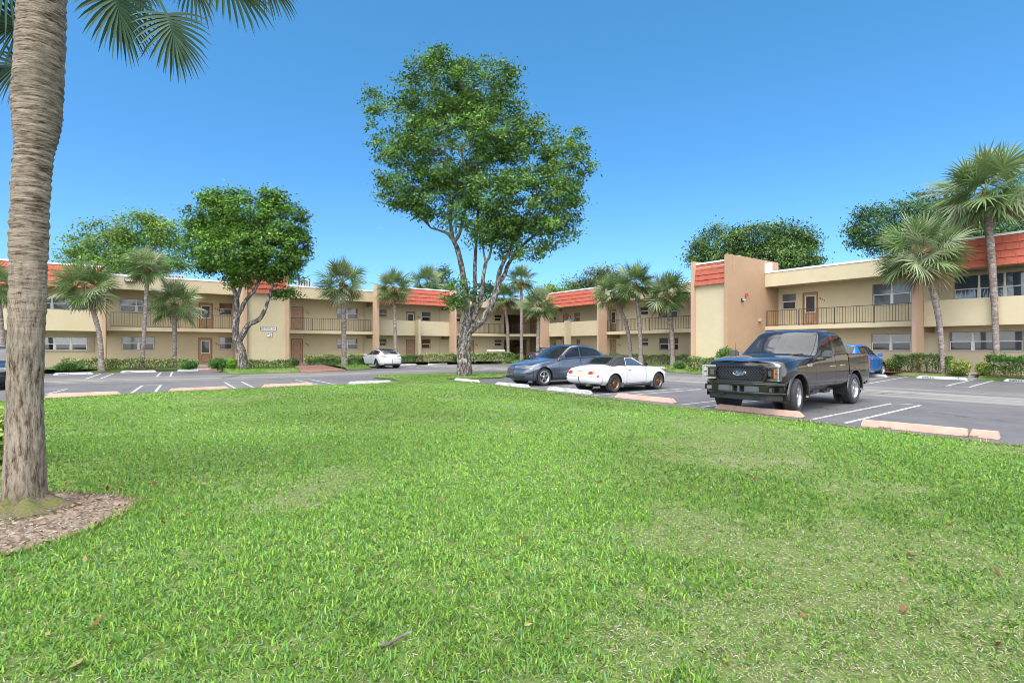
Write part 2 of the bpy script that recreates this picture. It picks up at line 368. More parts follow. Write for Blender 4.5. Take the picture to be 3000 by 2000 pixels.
# planting strips along the buildings (px outlines of the asphalt edge, the back edge runs to the wall)
def strip(name, w, px_front, xa, xb, mat=None, z=.19):
    "planting strip: short grassy shoulder up from the asphalt, then a level bed to the walkway"
    fr = [Vector(G(x, y+(5 if x > 2400 else 0), 0)) for x, y in px_front]; n = (L2W(w, 0, 1)-L2W(w, 0, 0)).normalized()
    inn = [p+n*.45 for p in fr]; a = L2W(w, xb, -.28); c_ = L2W(w, xa, -.28)
    bm = bmesh.new(); V0 = [bm.verts.new((p.x, p.y, -.03)) for p in fr]; V1 = [bm.verts.new((p.x, p.y, .05)) for p in fr]; V2 = [bm.verts.new((p.x, p.y, z)) for p in inn]
    for A, B in ((V0, V1), (V1, V2)):
        for i in range(len(fr)-1): bm.faces.new((A[i], A[i+1], B[i+1], B[i]))
    f = bm.faces.new(V2+[bm.verts.new((a.x, a.y, z)), bm.verts.new((c_.x, c_.y, z))])
    bmesh.ops.triangulate(bm, faces=[f]); bmesh.ops.recalc_face_normals(bm, faces=bm.faces)
    if sum(f.normal.z for f in bm.faces) < 0: bmesh.ops.reverse_faces(bm, faces=bm.faces)
    me = bpy.data.meshes.new(name); bm.to_mesh(me); bm.free(); me.materials.append(mat or m_['turf'])
    return tag(link(name, me), kind='structure')
STRIPS = [('L', [(-260,1108),(156,1091.5),(300,1090.5),(400,1088),(537,1083.5),(560,1081.5)], -62, -32.8),
          ('L', [(639,1083),(646,1088),(668,1095.2),(700,1096.5),(780,1094),(878,1091)], -30.4, -25.3),
          ('L', [(1017,1085.2),(1060,1083.2),(1088,1081),(1062,1073.5),(1052,1070.5),(1150,1067.5),(1310,1063.5),(1400,1063),(1478,1066),(1530,1062)], -22.6, -1),
          ('R', [(1620,1062),(1700,1066),(1800,1069),(1884,1073),(1945,1077.5),(1960,1079)], 2, 19),
          ('R', [(1946,1083),(1960,1090),(2059,1097.5),(2250,1104)], 21, 26.5),
          ('R', [(2480,1082),(2589,1092),(2640,1096.5),(2832,1104.8)], 29.5, 38.3),
          ('R', [(2862,1107.5),(2940,1110.5),(3200,1128)], 38.8, 47)]
for w, pxs, xa, xb in STRIPS: strip('grass_strip', w, pxs, xa, xb)
# floors and paths in front of the doors
MBp = MB()
for w, xa, xb, ya, yb, z in (('L', -60, 2, -.3, 1.9, .20), ('R', 2, 47, -.3, 1.9, .20)):
    q = [L2W(w, x, y, z_) for z_ in (0, z) for x, y in ((xa, ya), (xb, ya), (xb, yb), (xa, yb))]
    MBp.add(q, [(4,5,6,7),(0,1,5,4),(1,2,6,5),(2,3,7,6),(3,0,4,7)])
tag(MBp.build('walkway', m_['concrete']), kind='structure')
def px_path(name, pxs, z, mat):
    ground_poly(name, [G(x, y, 0)[:2] for x, y in pxs], z, mat, .12)
px_path('brick_path', [(853,1071.5),(948,1070.5),(1015,1085),(950,1088.5),(881,1090.5)], .06, m_['brick'])
px_path('brick_path', [(575,1079),(640,1077.5),(636,1085.5),(580,1086.5)], .08, m_['brick'])
px_path('concrete_path', [(2833,1101),(2868,1102),(2864,1112),(2832,1110)], .05, m_['concrete'])
px_path('brick_path', [(1930,1079.5),(2010,1080),(2055,1083),(2050,1085),(1946,1083)], .04, m_['brick'])
for w, xa, xb, ya, yb in (('R', 30.6, 38.2, -1.5, -.3), ('R', 38.9, 47, -1.5, -.3), ('L', -38, -33, -1.2, -.3), ('L', -31, -30.3, -2.6, -.3)):
    ground_poly('mulch_bed', [L2W(w, x, y)[:2] for x, y in ((xa, ya), (xb, ya), (xb, yb), (xa, yb))], .205, m_['redmulch'], .05)
# painted bay lines
m, nt, b, out = base_mat('worn_line_paint'); b.inputs['Roughness'].default_value = .8
n = noise_tex(nt, 9, 8, .8); c = ramp(nt, n.outputs[0], [(.40, (.15, .15, .16)), (.56, (.52, .52, .52))]).outputs[0]; nt.links.new(c, b.inputs['Base Color']); m_['paint'] = m
LINES = [(382.7,1152.8,417.8,1128.9),(417.8,1128.9,471.3,1127.3),(471.3,1127.3,452.8,1150.3),(137,1154.4,197.7,1139.1),(120,1141.4,197.7,1139.1),
 (657.7,1119.4,707.7,1117.8),(657.7,1119.4,693.4,1140),(707.7,1117.8,747.6,1137.5),(865.4,1112.3,905.2,1110.4),(865.4,1112.3,946.7,1129.6),(905.2,1110.4,992.9,1128),
 (250.3,1109.8,295,1094.8),(293.4,1109.2,333.3,1093.8),(250.3,1109.8,293.4,1109.2),(459,1103.4,471.8,1090.5),(498.9,1102.5,504.6,1089.5),(459,1103.4,498.9,1102.5),
 (1241,1069.5,1337,1076),(1378.6,1070.6,1429.6,1072.5),(1174.7,1071.5,1233.7,1078.5),(1232,1070.5,1300,1077.5),
 (1555.6,1137,1678,1130.5),(1589,1141,1720,1133),(1745,1157,2014.6,1137),(2014.6,1137,2056,1140),(1786.5,1161.5,2056,1140),
 (1998.6,1184.7,2230,1160),(2057,1191.6,2270,1168),(2384.8,1227.2,2614.7,1181.2),(2614.7,1181.2,2699.5,1186.2),(2478.6,1238.4,2699.5,1186.2),
 (2500,1119,2608.4,1102.4),(2540,1124,2659.5,1103.4),(2608.4,1102.4,2659.5,1103.4),(2771,1130.5,2857,1110.7),(2838,1134.3,2914.6,1113.6),(2771,1130.5,2838,1134.3),(0,1187,60,1168)]
mb = MB()
for x0, y0, x1, y1 in LINES:
    a, c_ = Vector(G(x0, y0)), Vector(G(x1, y1)); d = (c_-a); d.normalize(); s = Vector((-d.y, d.x, 0))*.045
    a = a-d*.05; c_ = c_+d*.05
    k = max(2, int((c_-a).length/.5))
    for i in range(k):
        p, q = a.lerp(c_, i/k), a.lerp(c_, (i+1)/k)
        mb.add([p-s+Vector((0,0,.004)), q-s+Vector((0,0,.004)), q+s+Vector((0,0,.004)), p+s+Vector((0,0,.004))], [(0,1,2,3)])
tag(mb.build('parking_markings', m_['paint']), kind='structure')
# ================= apartment buildings
Z_SB, Z_ST, Z_FB, Z_FT = 2.75, 3.01, 5.76, 6.70
WALLY = 1.8
def frame_of(w): return (TH if w == 'L' else TH-PI/2)
def window(par, x0, x1, z0, z1, bays=1, y=WALLY, hi='pane_hi', lo='pane_lo', shutter=False, warm=None):
    f = MB(); t = .05
    f.box(x0-t, x1+t, y-.05, y+.02, z1, z1+t, 0); f.box(x0-t, x1+t, y-.13, y+.02, z0-t, z0, 0)
    f.box(x0-t, x0, y-.05, y+.02, z0, z1, 0); f.box(x1, x1+t, y-.05, y+.02, z0, z1, 0)
    bw = (x1-x0)/bays; s = .035; zm = (z0+z1)/2
    for i in range(bays):
        a, b = x0+i*bw, x0+(i+1)*bw
        if i: f.box(a-.045, a+.045, y-.045, y+.02, z0, z1, 1)
        e0 = .045 if i else 0; e1 = .045 if i < bays-1 else 0
        f.box(a+e0, b-e1, y-.04, y+.02, zm-.025, zm+.025, 1)
        f.box(a+e0, a+e0+s, y-.03, y+.02, z0, zm-.025, 1); f.box(b-e1-s, b-e1, y-.03, y+.02, z0, zm-.025, 1)
        f.box(a+e0+s, b-e1-s, y-.03, y+.02, z0, z0+s, 1)
    if shutter:
        f.box(x0-.45, x1+.45, y-.21, y-.10, z1+.08, z1+.2, 0); f.box(x0-.45, x1+.45, y-.17, y-.095, z0-.16, z0-.10, 0)
        f.box(x1+.12, x1+.42, y-.16, y-.095, z0-.10, z1+.08, 0)
    o = f.build('window', [m_['wframe'], m_['sash']], par)
    if hi == 'pane_hi': hi = ('pane_hi', 'pane_hi3', 'pane_hi', 'pane_hi2')[int(abs(x0)*7+z0*3) % 4]
    for i in range(bays):
        a, b = x0+i*bw, x0+(i+1)*bw
        g = MB(); g.box(a, b, y-.018, y+.01, zm, z1, 0); g.box(a, b, y-.008, y+.01, z0, zm, 1)
        g.build('pane', [m_[hi], m_[lo]], o)
    return o
def door(par, x0, x1, z0, z1, glazed=False, y=WALLY, hand=1):
    t = .07
    d = MB(); d.box(x0+t, x1-t, y-.035, y+.02, z0, z1-t, 0)
    cx = (x0+x1)/2; hw = (x1-x0)/2-t-.14
    def octo(za, zb):
        c = .12; P = [(-hw+c,za),(hw-c,za),(hw,za+c),(hw,zb-c),(hw-c,zb),(-hw+c,zb),(-hw,zb-c),(-hw,za+c),(-hw+c,za)]
        for p, q in zip(P[:-1], P[1:]): d.tube([(cx+p[0], y-.04, p[1]), (cx+q[0], y-.04, q[1])], .016, 5, 1)
    octo(z0+.18, z0+.82)
    if not glazed: octo(z0+.98, z1-.25)
    o = d.build('door', [m_['door'], m_['doortrim']], par)
    f = MB(); f.box(x0, x0+t, y-.06, y+.02, z0, z1, 0); f.box(x1-t, x1, y-.06, y+.02, z0, z1, 0); f.box(x0+t, x1-t, y-.06, y+.02, z1-t, z1, 0)
    f.build('door_frame', m_['doortrim'], o)
    h = MB(); hx = cx+hand*((x1-x0)/2-t-.07)
    h.lathe([(0,-.07),(.03,-.065),(.035,-.04),(.015,-.03),(.015,0)], 10, 1, 0, Matrix.Translation((hx, y-.035, z0+.98))); h.build('handle', m_['grey'], o)
    if glazed:
        g = MB(); a, b, za, zb = cx-hw+.02, cx+hw-.02, z0+.92, z1-.28
        g.box(a, b, y-.055, y-.036, za, zb, 0)
        for p in ((a-.05,a,za-.05,zb+.05),(b,b+.05,za-.05,zb+.05),(a,b,za-.05,za),(a,b,zb,zb+.05)): g.box(p[0],p[1],y-.07,y-.036,p[2],p[3],1)
        g.build('door_glass', [m_['pane_lo'], m_['sash']], o)
    else:
        k = MB(); k.box(cx-.02, cx+.02, y-.06, y-.036, z0+1.42, z0+1.56, 0); k.build('knocker', m_['black'], o)
    return o
def railing(par, pts, z0=Z_ST, h=1.08):
    "balcony railing along a polyline at the slab edge: rails, posts, balusters"
    r = MB()
    for (x0, y0), (x1, y1) in zip(pts[:-1], pts[1:]):
        a, b = Vector((x0, y0, 0)), Vector((x1, y1, 0)); L = (b-a).length; d = (b-a)/L
        Mx = Matrix.Translation((x0, y0, z0)) @ Matrix.Rotation(math.atan2(d.y, d.x), 4, 'Z')
        r.box(0, L, -.03, .03, h-.035, h, 0, Mx); r.box(0, L, -.02, .02, .06, .09, 0, Mx)
        n = max(2, int(L/.155)); npost = max(1, round(L/2.25)); pk = set(round(i*n/npost) for i in range(npost+1))
        for i in range(n+1):
            x = L*i/n; q = .026 if i in pk else .0095
            r.box(max(0, x-q), min(L, x+q), -q, q, 0 if i in pk else .09, h-.035, 0, Mx)
    return r.build('railing', m_['rail'], par)
def mansard(par, x0, x1, y=0.0, zb=5.72, zt=7.22, out=.28, back=.10):
    "four courses of overlapping wide shingles under a white cap"
    s = MB(); n = 4; rn = random.Random(int(x0*100))
    for k in range(n):
        t0, t1 = k/n, (k+1)/n
        za, zc = zb+(zt-zb)*t0, zb+(zt-zb)*t1
        ya, yc = y-out+(out+back)*t0, y-out+(out+back)*t1
        x = x0; first = True
        while x < x1-.01:
            w = rn.uniform(.28, .62); e = min(x1, x+w)
            if x1-e < .15: e = x1
            p = rn.uniform(0, .012); g = .004
            s.add([(x+g,ya-.075-p,za-.035),(e-g,ya-.075-p,za-.035),(e-g,yc-.012-p,zc),(x+g,yc-.012-p,zc),(x+g,ya+.03,za-.035),(e-g,ya+.03,za-.035),(e-g,yc+.05,zc),(x+g,yc+.05,zc)],
                  [(0,1,2,3),(4,0,3,7),(1,5,6,2),(0,4,5,1),(3,2,6,7)])
            x = e
    o = s.build('mansard', m_['orange'], par)
    c = MB(); c.box(x0, x1, y+back-.07, y+back+.3, zt, zt+.11); c.build('roof_cap', m_['white'], o)
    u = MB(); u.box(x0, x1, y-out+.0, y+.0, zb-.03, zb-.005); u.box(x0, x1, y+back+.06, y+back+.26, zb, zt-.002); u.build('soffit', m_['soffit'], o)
    return o
def fin(par, x0, x1, y0=-1.05, top=7.25, mat='pink'):
    c = MB(); c.bbox(x0, x1, y0, .1, 0, top, .02, 0)
    for a, b in ((2.40, Z_SB-.004), (5.42, Z_FB-.01)): c.box(x0+.02, x1-.02, .1, WALLY, a, b, 1)
    return c.build('fin_column', [m_[mat], m_['brown']], par)
def wall_number(par, txt, x, z, y=WALLY):
    t = MB()
    for i, ch in enumerate(txt): t.text(ch, .2, Matrix.Translation((x+i*.13, y-.012, z-i*.075)) @ Matrix.Rotation(PI/2, 4, 'X'), 0, .006, .004)
    return t.build('door_number', m_['ink'], par)
def beige_section(par, x0, x1, fx0=None):
    f = MB(); f.box(x0, x1, 0, .22, Z_FB, Z_FT); f.build('fascia', m_['cream'], par)
    c = MB(); c.box(x0, x1, -.04, .3, Z_FT, Z_FT+.12); c.build('roof_cap', m_['white'], par)
def slab(par, x0, x1):
    s = MB(); s.bbox(x0, x1, 0, WALLY, Z_SB, Z_ST, .012); return s.build('balcony_slab', m_['cream'], par)
def parapet(par, x0, x1, dark=False):
    p = MB(); p.bbox(x0, x1, -.03, .12, Z_SB-.06, 4.12, .015, 0); p.box(x0+.02, x1-.02, .12, WALLY, Z_SB, Z_ST, 0); return p.build('parapet', m_['cream'], par)
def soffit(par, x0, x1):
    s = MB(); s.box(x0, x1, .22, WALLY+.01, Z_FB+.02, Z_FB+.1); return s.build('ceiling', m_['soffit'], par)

def holed_wall(mb, x0, x1, z0, z1, y0, y1, holes, mi=0):
    "wall slab with rectangular openings"
    hs_ = [h for h in holes if h[0] < x1 and h[1] > x0]; xs = sorted(set([x0, x1]+[min(max(v, x0), x1) for h in hs_ for v in h[:2]]))
    for a, b in zip(xs[:-1], xs[1:]):
        if b-a < 1e-5: continue
        m = (a+b)/2; z = z0
        for h in sorted([h for h in hs_ if h[0] < m < h[1]], key=lambda h: h[2]):
            if h[2] > z: mb.box(a, b, y0, y1, z, h[2], mi)
            z = max(z, h[3])
        if z < z1: mb.box(a, b, y0, y1, z, z1, mi)
REC = .09
bl = thing('apartment_building', 'two-storey beige apartment wing with the street sign on its tower and the brick entry path', 'building', (CORNER[0], CORNER[1], 0), frame_of('L'))
rf = MB(); rf.box(-62, -3.2, .3, 15, 6.5, 6.62); rf.build('roof', m_['roofdeck'], bl)
for x0, x1 in ((-37.53, -29.25), (-26.0, -17.98), (-9.74, -3.05)):
    slab(bl, x0, x1); beige_section(bl, x0, x1); soffit(bl, x0, x1)
for x0, x1 in ((-60, -37.76), (-17.75, -9.97)):
    parapet(bl, x0, x1); mansard(bl, x0, x1); soffit(bl, x0, x1)
for x0, x1 in ((-37.75, -37.53), (-17.98, -17.76), (-9.96, -9.74), (-45.9, -45.68)): fin(bl, x0, x1)
p = MB(); p.bbox(-13.76, -13.5, -.75, -.03, 0, 4.22, .02); p.build('parapet_pier', m_['cream'], bl)
railing(bl, [(-37.3, .08), (-29.3, .08)]); railing(bl, [(-25.9, .08), (-18.2, .08)]); railing(bl, [(-9.7, .08), (-3.05, .08)])
# tower with the signs
t = MB(); t.box(-29.0, -26.25, -3.2, 0, 0, 6.9, 0); t.bbox(-29.25, -29.0, -3.4, 1.8, 0, 7.5, .02, 1); t.bbox(-26.25, -26.0, -3.4, 1.8, 0, 7.5, .02, 1)
tw = t.build('tower', [m_['cream'], m_['pink']], bl); mansard(tw, -28.99, -26.26, -3.2, 5.72, 7.2, .12, .1)
LW = [(-36.78,-34.84,4.24,5.17,2,{}),(-30.25,-29.35,4.24,5.17,1,dict(hi='pane_warm',lo='pane_dark')),(-20.74,-18.83,4.22,5.19,2,{}),(-16.7,-15.97,4.5,5.18,1,{}),(-12.14,-11.22,4.24,5.15,1,dict(lo='pane_dark')),
      (-8.4,-7.66,4.24,5.1,1,{}),(-3.29,-2.46,4.52,5.15,1,dict(hi='pane_dark',lo='pane_dark')),(-41.65,-38.68,4.24,5.09,3,{}),(-55,-50,4.24,5.1,3,{}),
      (-41.4,-38.75,1.36,2.24,3,dict(hi='pane_sky',lo='pane_dark',shutter=True)),(-36.66,-34.71,1.38,2.34,2,{}),(-30.27,-29.35,1.4,2.36,1,{}),(-20.74,-18.83,1.4,2.34,2,{}),(-16.66,-15.97,1.72,2.36,1,{}),
      (-12.16,-11.24,1.45,2.38,1,dict(hi='pane_warm',lo='pane_warm')),(-8.4,-7.75,1.45,2.38,1,dict(lo='pane_dark')),(-3.29,-2.43,1.76,2.38,1,dict(lo='pane_dark')),(-49,-46.2,1.3,2.4,3,{})]
LD = ((-31.74,-30.74,3.03,5.16,1,1),(-24.71,-23.69,3.03,5.16,0,-1),(-13.9,-12.9,3.03,5.16,1,1),(-31.77,-30.78,.21,2.33,1,1),(-24.74,-23.72,.21,2.33,0,-1),(-13.9,-12.9,.21,2.33,0,1),(-6.9,-5.97,.21,2.33,0,1))
for x0, x1, z0, z1, n, kw in LW: window(bl, x0, x1, z0, z1, n, y=WALLY+REC, **kw)
for x0, x1, z0, z1, g, h in LD: door(bl, x0, x1, z0, z1, g, hand=h, y=WALLY+REC)
w = MB(); holed_wall(w, -62, -2.05, 0, 6.5, WALLY, WALLY+.25, [(q[0]-.05, q[1]+.05, q[2]-.05, q[3]+.05) for q in LW]+[(q[0], q[1], q[2], q[3]) for q in LD]); w.box(-62, -61.7, WALLY+.25, 15, 0, 6.5); w.box(-62, 6, 14.75, 15, 0, 6.5)
w.box(-61.7, -2.05, WALLY+.30, WALLY+.34, 0, 6.5)
w.build('wall', m_['cream'], bl)
for txt, x, z in (('204',-30.55,4.72),('104',-30.6,1.9),('203',-23.5,4.72),('103',-23.52,1.9),('202',-12.72,4.72),('101',-5.8,1.9)): wall_number(bl, txt, x, z)
# corner breezeway: chamfered slab, passage and stair
cA, cB = (-3.05, 0), (0, -3.05)         # in this wing's frame the other facade runs along -y from the origin
c = MB()
def chamfer(mb, z0, z1, inset=0.0, mi=0):
    mb.prism([(-3.05, inset), (inset, -3.05), (1.9, -3.05), (1.9, 1.9), (-3.05, 1.9)], z0, z1, 2, mi)
chamfer(c, Z_SB, Z_ST); c.build('corner_slab', m_['cream'], bl)
c = MB(); chamfer(c, Z_FB, Z_FT); c.build('corner_fascia', m_['cream'], bl)
c = MB(); c.prism([(-3.05, -.04), (-.04, -3.05), (6, -3.05), (6, 6), (-3.05, 6)], Z_FT, Z_FT+.12, 2); c.build('roof_cap', m_['white'], bl)
railing(bl, [(-3.05, .1), (.1, -3.05)])
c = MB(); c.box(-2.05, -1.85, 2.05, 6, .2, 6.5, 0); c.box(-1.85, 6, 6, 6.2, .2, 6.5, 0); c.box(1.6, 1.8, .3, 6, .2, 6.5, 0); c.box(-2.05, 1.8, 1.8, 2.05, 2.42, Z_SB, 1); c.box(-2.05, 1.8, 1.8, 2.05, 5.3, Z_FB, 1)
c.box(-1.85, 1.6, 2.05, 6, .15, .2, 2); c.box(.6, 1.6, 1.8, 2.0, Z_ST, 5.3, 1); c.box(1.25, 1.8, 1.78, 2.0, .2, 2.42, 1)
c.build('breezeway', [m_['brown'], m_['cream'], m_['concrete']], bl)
c = MB()
for i in range(14): c.box(-1.2+i*.26, -1.2+i*.26+.3, 3.4, 4.6, .2+i*.2, .25+i*.2)
c.prism([(-1.2, .2), (2.4, 3.0), (2.4, 2.75), (-1.0, .1)], 3.35, 3.4, 1, 0, Matrix(((0,0,0,0),)*4) if 0 else None) if 0 else None
c.tube([(-1.1, 3.4, 1.15), (1.55, 3.4, 3.2)], .03, 6); c.tube([(-1.1, 3.4, .75), (1.55, 3.4, 2.8)], .02, 6)
for i in range(12): c.tube([(-1.1+i*.23, 3.4, .25+i*.178), (-1.1+i*.23, 3.4, 1.15+i*.178)], .015, 5)
c.build('stairs', m_['rail'], bl)
c = MB()
c.tube([(-.9, 2.6, 4.1), (.9, 2.6, 3.1)], .035, 6); c.tube([(-.9, 2.6, 3.7), (.9, 2.6, 2.9)], .025, 6); c.tube([(-.9, 2.6, 3.0), (-.9, 2.6, 4.1)], .03, 6); c.tube([(-1.3, 2.6, 4.1), (-.9, 2.6, 4.1)], .035, 6); c.tube([(.1, 2.6, 3.0), (.1, 2.6, 4.05)], .03, 6)
c.build('stair_rail', m_['rail'], bl)

br = thing('apartment_building', 'two-storey beige apartment wing with the tall tan blank end wall behind the cars', 'building', (CORNER[0], CORNER[1], 0), frame_of('R'))
rf = MB(); rf.box(3.2, 50, .3, 15, 6.5, 6.62); rf.build('roof', m_['roofdeck'], br)
for x0, x1 in ((12.14, 24.6), (27.42, 36.28)):
    slab(br, x0, x1); beige_section(br, x0, x1); soffit(br, x0, x1)
for x0, x1 in ((3.68, 11.93), (36.51, 50)):
    parapet(br, x0, x1); mansard(br, x0, x1); soffit(br, x0, x1)
for x0, x1 in ((3.45, 3.67), (11.94, 12.14), (36.28, 36.5)): fin(br, x0, x1)
p = MB(); p.bbox(6.98, 7.22, -.75, -.03, 0, 4.22, .02); p.build('parapet_pier', m_['cream'], br)
railing(br, [(12.2, .08), (24.5, .08)]); railing(br, [(27.5, .08), (36.25, .08)])
t = MB(); t.box(24.86, 27.17, -4.25, 0, 0, 7.0, 0); t.bbox(24.61, 24.86, -4.5, 1.8, 0, 7.45, .02, 1); t.bbox(27.17, 27.42, -4.5, 1.8, 0, 7.62, .03, 2)
tw = t.build('tower', [m_['cream'], m_['pink'], m_['tan']], br); mansard(tw, 24.87, 27.16, -4.25, 5.80, 7.22, .14, .1)
c = MB(); c.box(27.42, 27.8, -.05, .25, Z_FT+.12, 7.4); c.build('roof_cap', m_['white'], br)
c = MB(); c.tube([(27.44, -3.9, 6.5), (27.44, -3.9, 7.6)], .02, 6); c.build('conduit', m_['tan'], br)
c = MB(); c.box(27.42, 27.62, -.9, -.72, 3.35, 3.55); c.build('scupper', m_['pink'], br)
c = MB(); c.box(27.42, 27.44, -2.95, -2.75, 4.62, 4.82, 0); c.tube([(27.44,-2.85,4.72),(27.6,-2.75,4.68)], .05, 8, 1); c.tube([(27.44,-2.9,4.7),(27.58,-3.0,4.6)], .06, 8, 0); c.build('flood_lamp', [m_['black'], m_['sash']], br)
c = MB(); c.lathe([(0,0),(.1,0),(.1,.04),(.085,.05),(.07,.2),(0,.22)], 14, 2, 0, Matrix.Translation((27.53,-2.45,4.98))); c.box(27.42, 27.53, -2.48, -2.42, 4.95, 4.99, 1); c.build('alarm_beacon', [m_['red'], m_['sash']], br)
RW = [(5.7,6.5,4.27,5.15,1,dict(hi='pane_hi',lo='pane_warm')),(14.64,15.52,4.52,5.2,1,dict(hi='pane_dark',lo='pane_lo')),(16.74,18.69,4.18,5.2,2,dict(hi='pane_dark',lo='pane_hi')),(27.68,28.6,4.26,5.3,1,{}),(33.38,35.34,4.16,5.46,2,{}),(37.4,41.6,4.06,5.5,4,dict(hi='pane_sky',lo='pane_sky',shutter=True)),
      (6.0,6.54,1.4,2.36,1,{}),(14.68,15.52,1.72,2.36,1,{}),(16.81,18.76,1.36,2.35,2,dict(lo='pane_dark')),(33.3,35.32,1.36,2.35,2,{}),(37.18,40.19,1.37,2.39,3,{}),(43,46,1.37,2.39,3,{})]
RD = ((3.8,4.75,3.03,5.16,0,-1),(10.78,11.73,3.03,5.22,1,-1),(29.08,30.11,3.06,5.32,1,-1),(3.8,4.8,.21,2.33,0,-1),(10.78,11.75,.21,2.35,0,-1))
for x0, x1, z0, z1, n, kw in RW: window(br, x0, x1, z0, z1, n, y=WALLY+REC, **kw)
for x0, x1, z0, z1, g, h in RD: door(br, x0, x1, z0, z1, g, hand=h, y=WALLY+REC)
w = MB(); holed_wall(w, -.35, 50, 0, 6.5, WALLY, WALLY+.25, [(q[0]-.05, q[1]+.05, q[2]-.05, q[3]+.05) for q in RW]+[(q[0], q[1], q[2], q[3]) for q in RD]); w.box(49.7, 50, WALLY+.25, 15, 0, 6.5); w.box(-6, 49.7, 14.75, 15, 0, 6.5)
w.box(-.35, 49.7, WALLY+.30, WALLY+.34, 0, 6.5)
w.build('wall', m_['cream'], br)
for txt, x, z in (('208',4.95,4.72),('111',11.95,1.85),('211',30.25,4.85)): wall_number(br, txt, x, z)

# wall lamps and boxes by the corner passage, down-pipes
def wall_lamp(par, x, z, y=WALLY):
    a = MB(); a.lathe([(0,.10),(.05,.09),(.075,.0),(.05,-.10),(0,-.12)], 10, 2, 0, Matrix.Translation((x, y-.11, z))); a.tube([(x, y, z+.05), (x, y-.10, z+.12), (x, y-.11, z+.09)], .015, 6, 0); a.build('wall_lamp', m_['rail'], par, 60)
for x, z in ((2.6, 4.75), (2.6, 1.95)):
    wall_lamp(br, x, z); a = MB(); a.box(x-.04, x+.04, WALLY-.06, WALLY, z-.75, z-.42); a.build('intercom', m_['black'], br)
for par, xs in ((bl, (-18.2, -38.0, -10.2)), (br, (11.75, 36.75))):
    for x in xs:
        a = MB(); a.tube([(x, WALLY-.05, .2), (x, WALLY-.05, Z_SB)], .035, 8); a.tube([(x, WALLY-.05, Z_ST), (x, WALLY-.05, Z_FB)], .035, 8); a.build('downpipe', m_['cream'], par, 60)
# signs on the tower of the left wing
def wsign(name, label, w, x, y, z, sw, sh, txt, size, bold):
    s = thing(name, label, 'sign', L2W('L', x, y, z), TH)
    a = MB(); a.box(-sw/2, sw/2, -.02, 0, -sh/2, sh/2, 0); b = .022
    for q in ((-sw/2,sw/2,-sh/2,-sh/2+b),(-sw/2,sw/2,sh/2-b,sh/2),(-sw/2,-sw/2+b,-sh/2+b,sh/2-b),(sw/2-b,sw/2,-sh/2+b,sh/2-b)): a.box(q[0],q[1],-.03,-.02,q[2],q[3],1)
    a.build('sign_panel', [m_['signwhite'], m_['ink']], s)
    l = MB()
    for tx, sz, dx, dz in txt: l.text(tx, sz, Matrix.Translation((dx, -.024, dz)) @ Matrix.Rotation(PI/2, 4, 'X'), 0, .003, bold)
    l.build('lettering', m_['ink'], s)
wsign('street_sign', 'white street address sign reading 2800 FIORE WAY on the tower wall', 'L', -27.5, -3.2, 3.0, 1.16, .27, [('2800 FIORE WAY', .155, 0, 0)], .15, .002)
wsign('number_sign', 'small square white sign reading #5 under the street address sign', 'L', -27.42, -3.2, 2.53, .40, .36, [('#', .17, -.09, .06), ('5', .33, .065, 0)], .3, .004)
# flood light on the left fascia, roof machines
f = MB(); f.box(-.3, .3, -.3, 0, -.12, .14, 0); f.box(-.25, .25, -.32, -.3, -.09, .11, 1)
fl = f.build('flood_light', [m_['rail'], m_['sash']]); fl.location = L2W('L', -36.2, 0, 6.42); fl.rotation_euler = (0, 0, TH); tag(fl, 'dark boxy flood light on the beige fascia beside the leaning palm', 'light')
def roof_unit(name, label, w, x, y, sx, sy, sz, cat, group=None):
    r = thing(name, label, cat, L2W(w, x, y, 6.62), frame_of(w), group)
    a = MB(); a.bbox(-sx, sx, -sy, sy, 0, sz, .03); a.build('casing', m_['grey'], r)
    g = MB(); n = int(sx*2/.22)
    for i in range(n): g.box(-sx+.08+i*(2*sx-.1)/n, -sx+.08+i*(2*sx-.1)/n+.07, -sy-.012, -sy, .12, sz-.1)
    g.build('louvre', m_['black'], r)
roof_unit('roof_vent', 'grey louvred roof unit above the brick entry path', 'L', -23.6, 2.2, .62, .5, .95, 'air conditioner')
roof_unit('roof_vent', 'grey louvred roof unit half hidden by the short fig tree', 'L', -33.5, 3.2, .9, .5, .75, 'air conditioner')
r = thing('roof_turbine', 'ribbed galvanised roof ventilator above the tall tan end wall', 'ventilator', L2W('R', 25.9, -1.0, 7.0), 0)
a = MB(); a.lathe([(.28,0),(.28,.5),(.42,.55),(.45,.75),(.40,.95),(.2,1.05),(0,1.08)], 20); a.build('drum', m_['grey'], r)
a = MB()
for k in range(20): a.box(.44,.47,-.01,.01,.56,.95,0,Matrix.Rotation(k*PI/10,4,'Z'))
a.build('vane', m_['white'], r)
u = MB(); u.box(-.02, .75, -.35, .35, 0, 1.05, 0); u.bbox(-.06, 1.7, -.4, .4, 1.05, 1.22, .03, 1); u.box(.75, 1.65, -.33, .33, 0, 1.05, 0)
ub = u.build('utility_box', [m_['pink'], m_['sash']]); q = G(1433, 1060, .1); ub.location = q; ub.rotation_euler = (0, 0, TH); tag(ub, 'tan utility cabinet with a white lid between the clipped hedge and the shrubs', 'cabinet')
